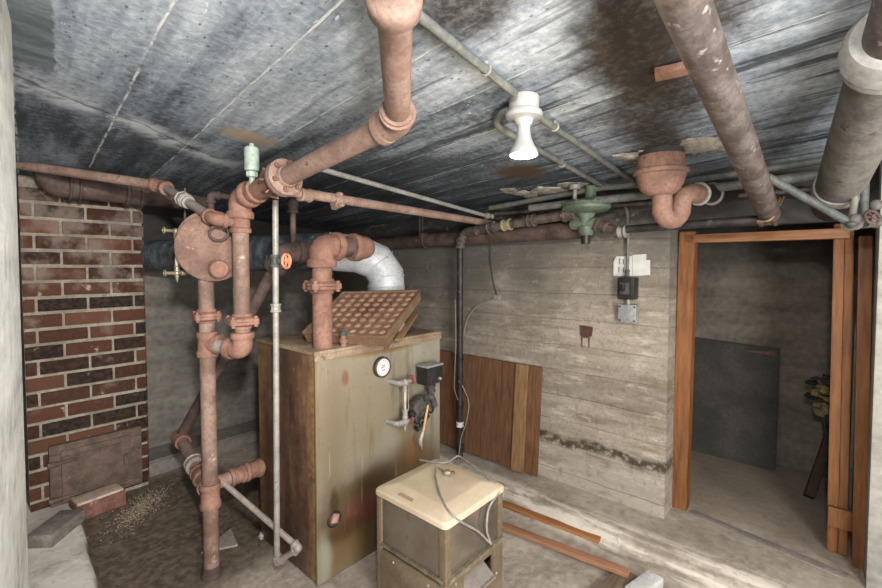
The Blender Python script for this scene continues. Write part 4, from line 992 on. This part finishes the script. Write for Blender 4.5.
MB().ball(P(859, 198, 1.76), .022, n=12).build('packing_nut', 'sewer', vp); MB().ball(P(876, 205, 1.75), .022, n=12).build('packing_nut', 'sewer', vp)

# ------------------------------------------------------------------ THINGS ON THE RIGHT WALL
xw = XR-.004
def wp(px, py, o=0): return onX(px, py, XR-o)
# paper notes
def sheet(name, label, corners, off):
    m = MB(); cs = [onX(*c, XR-off) for c in corners]; m.hexa([c+V((.006, 0, 0)) for c in cs], [c-V((.0, 0, 0)) for c in cs])
    t = T(name, label, 'paper', cs[3], 'paper notes on the wall'); m.build('sheet', 'paper', t); return t
def strokes(t, segs, off, w=.010):
    m = MB()
    for a_, b_ in segs: m.beam(onX(*a_, XR-off), onX(*b_, XR-off), .0012, w, (1, 0, 0), 0)
    for v in m.bm.verts: pass
    m.build('handwriting', 'ink', t)
n1 = sheet('paper_note', 'white paper note with pencilled letters left of the conduit on wall', [(613.5, 262), (616, 256.5), (632, 256), (632, 276), (613.5, 276)], .012)
strokes(n1, [((620, 259), (620, 264)), ((618.5, 259), (621.5, 259)), ((618.5, 264), (621.5, 264)), ((623.5, 259), (623.5, 264)), ((623.5, 264), (626, 264)), ((627.5, 259), (627.5, 264)), ((627.5, 264), (630, 264)),
             ((619, 267), (619, 272.5)), ((619, 267), (622, 267)), ((619, 269.5), (621.5, 269.5)), ((623.5, 268), (623.5, 272)), ((623.5, 272), (626, 272)), ((626, 268), (626, 272)), ((623.5, 268), (626, 268))], .014)
sheet('paper_note', 'blank white paper note right of the conduit on wall', [(632.5, 255), (646, 254), (646, 260), (650, 260), (650, 275), (632.5, 276)], .012)
# switch box
ca, cb = wp(630, 288), wp(630, 313)
sw = T('switch_box', 'black fused switch box screwed to the wall below the paper notes', 'switch', ca)
h_ = wp(630, 277).z-wp(630, 299).z; w_ = wp(622, 288).y-wp(639, 288).y
MB().box(ca+V((-.035, 0, 0)), (.09, w_, h_), None, .012).build('box_body', 'black', sw)
MB().box(ca+V((-.085, .004, 0)), (.02, w_*.55, h_*.55), None, .006).build('switch_cover', 'rubber', sw)
MB().box(ca+V((-.10, .01, .005)), (.02, w_*.25, h_*.3), None, .005).build('toggle', 'black', sw)
m = MB(); m.tube([ca+V((-.03, 0, -h_/2)), cb+V((-.03, 0, .05))], .012, 12); m.build('nipple', 'lead_grey', sw)
h2_ = wp(630, 304).z-wp(630, 322).z; w2_ = wp(622, 313).y-wp(640, 313).y
jb = T('junction_box', 'small grey metal junction box on wall under the black switch', 'box', cb)
MB().box(cb+V((-.025, 0, 0)), (.06, w2_, h2_), None, .006).build('box_body', 'grey_box', jb)
for sy in (-1, 1):
    for sz in (-1, 1): MB().lathe(cb+V((-.055, sy*w2_*.4, sz*h2_*.38)), (-1, 0, 0), [(0, .006), (.004, .005)], 10).build('screw', 'rubber', jb)
cd = T('wall_conduit', 'thin grey vertical conduit dropping to the black switch box', 'conduit', wp(628, 276))
MB().tube(fillet([wp(624, 204, .02), wp(627.5, 212, .03), wp(628, 240, .03), ca+V((-.03, .008, h_/2))], .04), .0095, 12).build('tube', 'grey_conduit', cd)
m = MB(); 
c_ = ca+V((-.03, .008, h_/2)); m.coupling(c_+V((0, 0, .02)), (0, 0, 1), .05, .013); m.build('connector', 'green_conduit', cd)
# red-brown patch with drips
q = wp(586, 332)
pt = T('wood_scrap', 'small red-brown scrap fixed on the wall with rusty drips below', 'scrap', q)
w = [(580, 325), (593, 327), (592, 336), (586, 338), (581, 337)]
MB().hexa([onX(*p, XR+.01) for p in w], [onX(*p, XR-.02) for p in w], .003).build('scrap_body', 'patch_red', pt)
for px in (582, 589): MB().tube([onX(px, 337, XR-.004), onX(px, 348, XR-.004)], [.005, .002], 8).build('drip', 'patch_red', pt)
# small cable and box in the middle of the wall
q = wp(497, 297)
tc_ = T('wall_wire', 'thin dark wire hanging from the pipes to a small white clip on the wall', 'wire', q)
MB().tube(fillet([wp(491, 232, .05), wp(490, 262, .02), wp(494, 285, .015), wp(497, 296, .015)], .1), .0035, 8).build('cable', 'thin_wire', tc_)
MB().box(wp(497, 297, .012), (.03, .05, .035), None, .006).build('clip', 'lead_grey', tc_)
MB().tube(fillet([wp(496, 299, .012), wp(485, 301, .012), wp(474, 308, .012), wp(466, 320, .02), wp(464, 335, .06)], .1), .004, 8).build('cable', 'pale_wire', tc_)
pw = MB().tube(fillet([onX(455, 300, 2.57), onX(456, 340, 2.57), onX(454, 390, 2.57), onX(458, 400, 2.57)], .1), .0028, 8)
pw.tube(fillet([onX(462, 385, 2.56), onX(470, 402, 2.58), onX(466, 425, 2.56), onX(461, 436, 2.57), onX(458, 462, 2.55)], .1), .0035, 8)
tag(pw.build('gas_line_cable', 'pale_wire'), 'pale thin cable looped loosely around the dark gas riser', 'wire')

# plank panel leaning against the wall
pn = T('plank_panel', 'brown plank panel with tan batten leaning on the wall behind the gas riser', 'panel', (2.68, 1.8, .08))
y0_, y1_ = onX(538, 420, 2.68).y, 2.62
zb_, zt_ = .10, onX(540, 368, 2.72).z
nb = 7; m = MB(); w_ = (y1_-y0_)/nb
def px_lean(z): return 2.67+(z-zb_)/(zt_-zb_)*.06
for k in range(nb):
    ya = y0_+k*w_+.0015; yb_ = y0_+(k+1)*w_-.0015
    m.hexa([(px_lean(zb_), ya, zb_), (px_lean(zb_)+.018, ya, zb_), (px_lean(zb_)+.018, yb_, zb_), (px_lean(zb_), yb_, zb_)], [(px_lean(zt_), ya, zt_), (px_lean(zt_)+.018, ya, zt_), (px_lean(zt_)+.018, yb_, zt_), (px_lean(zt_), yb_, zt_)], .002)
m.build('planks', 'panel_wood', pn)
a, b = onX(511.5, 465, 2.66), onX(523, 468, 2.66)
MB().hexa([(px_lean(zb_)-.022, b.y, zb_), (px_lean(zb_)-.001, b.y, zb_), (px_lean(zb_)-.001, a.y, zb_), (px_lean(zb_)-.022, a.y, zb_)], [(px_lean(zt_)-.022, b.y, zt_+.005), (px_lean(zt_)-.001, b.y, zt_+.005), (px_lean(zt_)-.001, a.y, zt_+.005), (px_lean(zt_)-.022, a.y, zt_+.005)], .002).build('batten', 'stud_wood', pn)

# ------------------------------------------------------------------ FLOOR TIMBER
def fz(p, dz=0): return V((p.x, p.y, floor_h(p.x, p.y)+dz))
a, b = onZ(478, 496, .0), onZ(600, 543, .0)
d_ = (b-a).normalized(); n_ = V((-d_.y, d_.x, 0))
lath_group = None
tag(MB().beam(V((a.x, a.y, .014)), V((b.x, b.y, .016)), .05, .02).build('wood_lath', 'stick_wood'), 'short orange wood lath on floor nearer the board-marked wall', 'lath', 'wood laths on the floor')
a, b = onZ(470, 511, .03), onZ(629, 574, .05)
tag(MB().beam(V((a.x, a.y, .016)), V((b.x, b.y, .052)), .05, .022).build('wood_lath', 'pink_lath'), 'long pinkish wood lath with one end resting on the grey plank', 'lath', 'wood laths on the floor')
a, b = onZ(634, 577, .02), onZ(590, 610, .02)
tag(MB().beam(V((a.x, a.y, .020)), V((b.x, b.y, .020)), .13, .032).build('grey_plank', 'grey_wood'), 'short weathered grey plank on floor under the pinkish lath end', 'plank')
a, b = onZ(656, 578, .03), onZ(632, 596, .03)
m = MB().beam(V((a.x, a.y, .030)), V((b.x, b.y, .030)), .08, .05, bev=.01)
tag(m.build('plaster_chunk', 'plaster'), 'white plaster chunk lying beside the grey plank end', 'rubble')

c = onZ(265, 534, .02)
tag(MB().ball(c, .03, (1.2, .9, .6), 10, .6).ball(c+V((.035, -.02, -.008)), .02, (1, 1, .6), 10, .6).build('plaster_lump', 'plaster'), 'small white plaster lump on floor between return pipe and boiler', 'rubble')

# ------------------------------------------------------------------ ROOM BEYOND THE DOOR
c = [onZ(689, 447, .075), onZ(775, 472, .075)]
xq = 3.93; yA, yB_ = onX(688, 340, xq).y+.06, onX(779, 350, xq).y; zt_ = onX(776, 349, xq+.08).z; zt0 = onX(694, 342, xq+.08).z
bd = T('leaning_board', 'large dark board leaning on back wall of the small room beyond the doorway', 'board', (xq, (yA+yB_)/2, .075))
MB().hexa([(xq, yB_, .08), (xq+.03, yB_, .08), (xq+.03, yA, .08), (xq, yA, .08)], [(xq+.08, yB_, zt_), (xq+.11, yB_, zt_), (xq+.11, yA, zt0+.04), (xq+.08, yA, zt0+.04)], .004).build('board_body', 'dark_board', bd)
MB().hexa([(xq+.066, yB_+.02, zt_-.05), (xq+.09, yB_+.02, zt_-.05), (xq+.09, yB_+.22, zt_-.035), (xq+.066, yB_+.22, zt_-.035)], [(xq+.072, yB_+.02, zt_-.02), (xq+.095, yB_+.02, zt_-.02), (xq+.095, yB_+.22, zt_-.03), (xq+.072, yB_+.22, zt_-.03)]).build('torn_edge', 'panel_wood', bd)
a, b = V((3.60, onX(812, 475, 3.6).y, .085)), onX(838, 385, 3.9)
q = onX(809, 478, 3.6); a = V((3.6, q.y, .09)); b = V((3.92, onX(838, 400, 3.92).y-.02, onX(838, 400, 3.92).z))
tag(MB().beam(a, b, .13, .05, (0, 1, .2)).build('leaning_plank', 'dark_plank'), 'dark plank leaning in the corner behind right door post', 'plank')
fl_ = T('dried_flowers', 'bunch of dried yellow flowers with dark leaves beyond right door post', 'flowers', onX(822, 420, 3.7))
m = MB(); random.seed(5)
for k in range(16):
    c = onX(822+random.uniform(-5, 9), 400+random.uniform(-13, 13), 3.7+random.uniform(-.06, .06)); m.ball(c, random.uniform(.022, .04), (1, 1, .7), 10, .5)
m.build('blossoms', 'flower_yellow', fl_)
m = MB()
for k in range(16):
    c = onX(820+random.uniform(-11, 12), 384+random.uniform(-10, 14), 3.72+random.uniform(-.05, .05)); m.ball(c, random.uniform(.03, .045), (.9, .9, .35), 8, .6)
m.build('leaves', 'flower_dark', fl_)
m = MB()
for k in range(6): c = onX(824+random.uniform(-5, 5), 405, 3.72); m.tube([c, V((3.80+random.uniform(-.03, .03), c.y-.05, .08))], .006, 8)
m.build('stems', 'flower_dark', fl_)

# ------------------------------------------------------------------ CABINET HEATER IN THE FOREGROUND
x0, x1, y0, y1, zt = 1.275, 1.675, 1.105, 1.515, .55
hc = T('cabinet_heater', 'bronze cabinet heater with cream enamel lid standing on floor in front', 'heater', ((x0+x1)/2, (y0+y1)/2, 0))
xm, ym = (x0+x1)/2, (y0+y1)/2
m = MB()
def rr_ring(hx, hy, z, r, n=6):
    out = []
    for sx, sy, a0 in ((1, 1, 0), (-1, 1, 90), (-1, -1, 180), (1, -1, 270)):
        for k in range(n+1):
            a = math.radians(a0+90*k/n); out.append(m.bm.verts.new((xm+sx*(hx-r)+r*math.cos(a), ym+sy*(hy-r)+r*math.sin(a), z)))
    return out
hx, hy = (x1-x0)/2+.012, (y1-y0)/2+.012
m.skin([rr_ring(hx-.004, hy-.004, zt-.028, .022), rr_ring(hx, hy, zt-.024, .024), rr_ring(hx, hy, zt-.006, .024), rr_ring(hx-.006, hy-.006, zt+.001, .022), rr_ring(hx-.07, hy-.07, zt+.020, .012), rr_ring(hx-.085, hy-.085, zt+.021, .01)])
lid = m.build('lid', 'cream', hc, 30)
q = onZ(411, 490, zt+.012)
lz = lambda x: zt+.001+(x-(x0-.006))/.079*.019
xa_, xb_, ya_, yb2 = x0+.012, x0+.062, y0+.20, y0+.29
MB().hexa([(xa_, ya_, lz(xa_)), (xb_, ya_, lz(xb_)), (xb_, yb2, lz(xb_)), (xa_, yb2, lz(xa_))], [(xa_, ya_, lz(xa_)+.002), (xb_, ya_, lz(xb_)+.002), (xb_, yb2, lz(xb_)+.002), (xa_, yb2, lz(xa_)+.002)]).build('faded_label', 'label_brown', lid)
for sx in (x0, x1):
    for sy in (y0, y1): MB().box((sx+(.014 if sx == x0 else -.014), sy+(.014 if sy == y0 else -.014), (zt-.03)/2+.003), (.034, .034, zt-.036), None, .004).build('corner_post', 'cab_brown', hc)
zr = .305
m = MB(); m.box((x0+.006, ym, (zt+zr)/2-.01), (.006, y1-y0-.05, zt-zr-.02)); m.build('side_panel', 'cab_panel', hc)
m = MB(); m.box((xm, y0+.006, (zt+zr)/2-.01), (x1-x0-.05, .006, zt-zr-.02)); m.build('front_panel', 'cab_panel', hc)
m = MB(); m.box((xm, y1-.006, zt/2), (x1-x0-.05, .006, zt-.05)); m.box((x1-.006, ym, zt/2), (.006, y1-y0-.05, zt-.05)); m.build('rear_panels', 'cab_brown', hc)
# lower skirts
m = MB(); m.box((x0+.003, ym, zr/2-.01), (.012, y1-y0-.04, zr-.03), None, .003); m.build('side_skirt', 'cab_brown', hc)
ox0, ox1, oz0, oz1 = x0+.115, x1-.075, .16, .268
m = MB()
for (a, b, c, d) in ((x0+.02, x1-.02, .01, oz0), (x0+.02, x1-.02, oz1, zr-.005), (x0+.02, ox0, oz0, oz1), (ox1, x1-.02, oz0, oz1)): m.box(((a+b)/2, y0+.004, (c+d)/2), (b-a, .012, d-c))
m.build('front_skirt', 'cab_brown', hc)
m = MB(); m.box((xm, y0-.008, zr+.004), (x1-x0-.02, .022, .018), None, .004); m.box((x0-.002, ym, zr-.002), (.012, y1-y0-.02, .012), None, .003); m.build('rail', 'brass', hc)
m = MB(); m.hexa([(ox0, y0-.012, oz0-.002), (ox1, y0-.012, oz0-.002), (ox1, y0-.010, oz0+.006), (ox0, y0-.010, oz0+.006)], [(ox0, y0+.12, oz0+.09), (ox1, y0+.12, oz0+.09), (ox1, y0+.12, oz0+.098), (ox0, y0+.12, oz0+.098)]); m.box(((ox0+ox1)/2, y0-.012, oz0+.002), (ox1-ox0, .012, .012), None, .003); m.build('louvre_flap', 'louvre', hc)
for p in ((x0-.004, y0+.30, zr-.05), (x0-.004, y0+.09, zr-.05)): MB().lathe(p, (-1, 0, 0), [(0, .006), (.004, .005)], 10).build('screw', 'lead_grey', hc)
for p in ((x0+.06, y0-.003, zr-.035), (x1-.05, y0-.003, .16)): MB().lathe(p, (0, -1, 0), [(0, .006), (.004, .005)], 10).build('screw', 'lead_grey', hc)
# cord and plug on the lid
def ol(px, py, dz=.0):
    p = onZ(px, py, zt+.026+dz); return p
cd = T('power_cord', 'grey power cord with copper plug draped over the cream lid', 'cord', ol(445, 475))
pts = [ol(420, 460, -.02), ol(432, 462), ol(447, 463), ol(458, 455), ol(465, 460, .0), ol(480, 470), ol(493, 482, -.015), V(onY(497, 490, y0+.02)), onY(488, 508, y0-.016), onY(486, 530, y0-.022), onY(491, 544, y0-.024)]
pts[7] = V((pts[6].x+.0, y0-.008, zt-.01))
MB().tube(fillet(pts, .03, 4), .0048, 10).build('cord', 'cord_grey', cd)
pts = [ol(445, 472), ol(437, 466), ol(435, 475), ol(439, 492), ol(446, 508, -.006), ol(455, 518, -.02), onY(463, 523, y0-.02), onY(478, 531, y0-.02), onY(487, 540, y0-.018), onY(491, 544, y0-.024)]
MB().tube(fillet(pts, .03, 4), .0048, 10).build('cord', 'cord_grey', cd)
c = ol(446, 473, .008); dpl = V((.75, -.5, 0)).normalized()
pl = MB().lathe(c-dpl*.012, dpl, [(0, .008), (.008, .015), (.028, .018), (.032, .012)], 16).build('plug', 'brass', cd)
m = MB()
for s in (-1, 1): MB().box(c+dpl*.032+V((dpl.y, -dpl.x, 0))*.006*s, (.022, .003, .008), Matrix.Rotation(math.atan2(dpl.y, dpl.x), 3, 'Z')).build('prong', 'copper', pl)

# ------------------------------------------------------------------ LIGHT
def lamp(typ, loc, e, col=(1, 1, 1), size=.1, target=None, **kw):
    l = bpy.data.lights.new('lamp', typ); l.energy = e; l.color = col
    if typ in ('POINT', 'SPOT'): l.shadow_soft_size = size
    else: l.size = size
    for k, v in kw.items(): setattr(l, k, v)
    o = bpy.data.objects.new('scene_light', l); COL.objects.link(o); o.location = loc
    if target is not None: o.rotation_euler = (V(target)-V(loc)).to_track_quat('-Z', 'Y').to_euler()
    return o
lamp('POINT', (.02, -.06, 2.0), 46, (1, .985, .965), .05)
lamp('SPOT', (.02, -.12, 1.95), 150, (1, .975, .95), .05, (.75, 3.6, .95), spot_size=math.radians(54), spot_blend=1.0)  # added spot to brighten the chimney corner, no such lamp in the room
lamp('POINT', (1.9, -1.1, 1.35), 18, (1, .98, .95), .06)
lamp('AREA', (.35, -1.2, 1.25), 75, (1, .975, .95), 1.3, (1.4, 2.0, 1.2))  # added soft fill behind the camera, not a lamp of the room
lamp('POINT', tuple(bz-V((0, 0, .15))), 3, (1, .80, .55), .045)

w = bpy.data.worlds.new('dim_world'); sc.world = w; w.use_nodes = True
w.node_tree.nodes['Background'].inputs[0].default_value = (1, .98, .96, 1); w.node_tree.nodes['Background'].inputs[1].default_value = .15

# ------------------------------------------------------------------ CAMERA
cam = bpy.data.cameras.new('camera'); co_ = bpy.data.objects.new('camera', cam); COL.objects.link(co_)
cam.sensor_width = 36; cam.lens = F/882*36; cam.sensor_fit = 'HORIZONTAL'
cam.shift_y = -(294-CY)/882 if False else (CY-294)/882
co_.location = (0, 0, H); co_.rotation_euler = (math.pi/2-PIT, 0, -YAW)
cam.clip_start = .02
sc.camera = co_
sc.view_settings.view_transform = 'Standard'; sc.view_settings.look = 'None'; sc.view_settings.exposure = 1.12; sc.view_settings.gamma = 1.0
sc.view_settings.use_curve_mapping = False
sc.cycles.max_bounces = 6
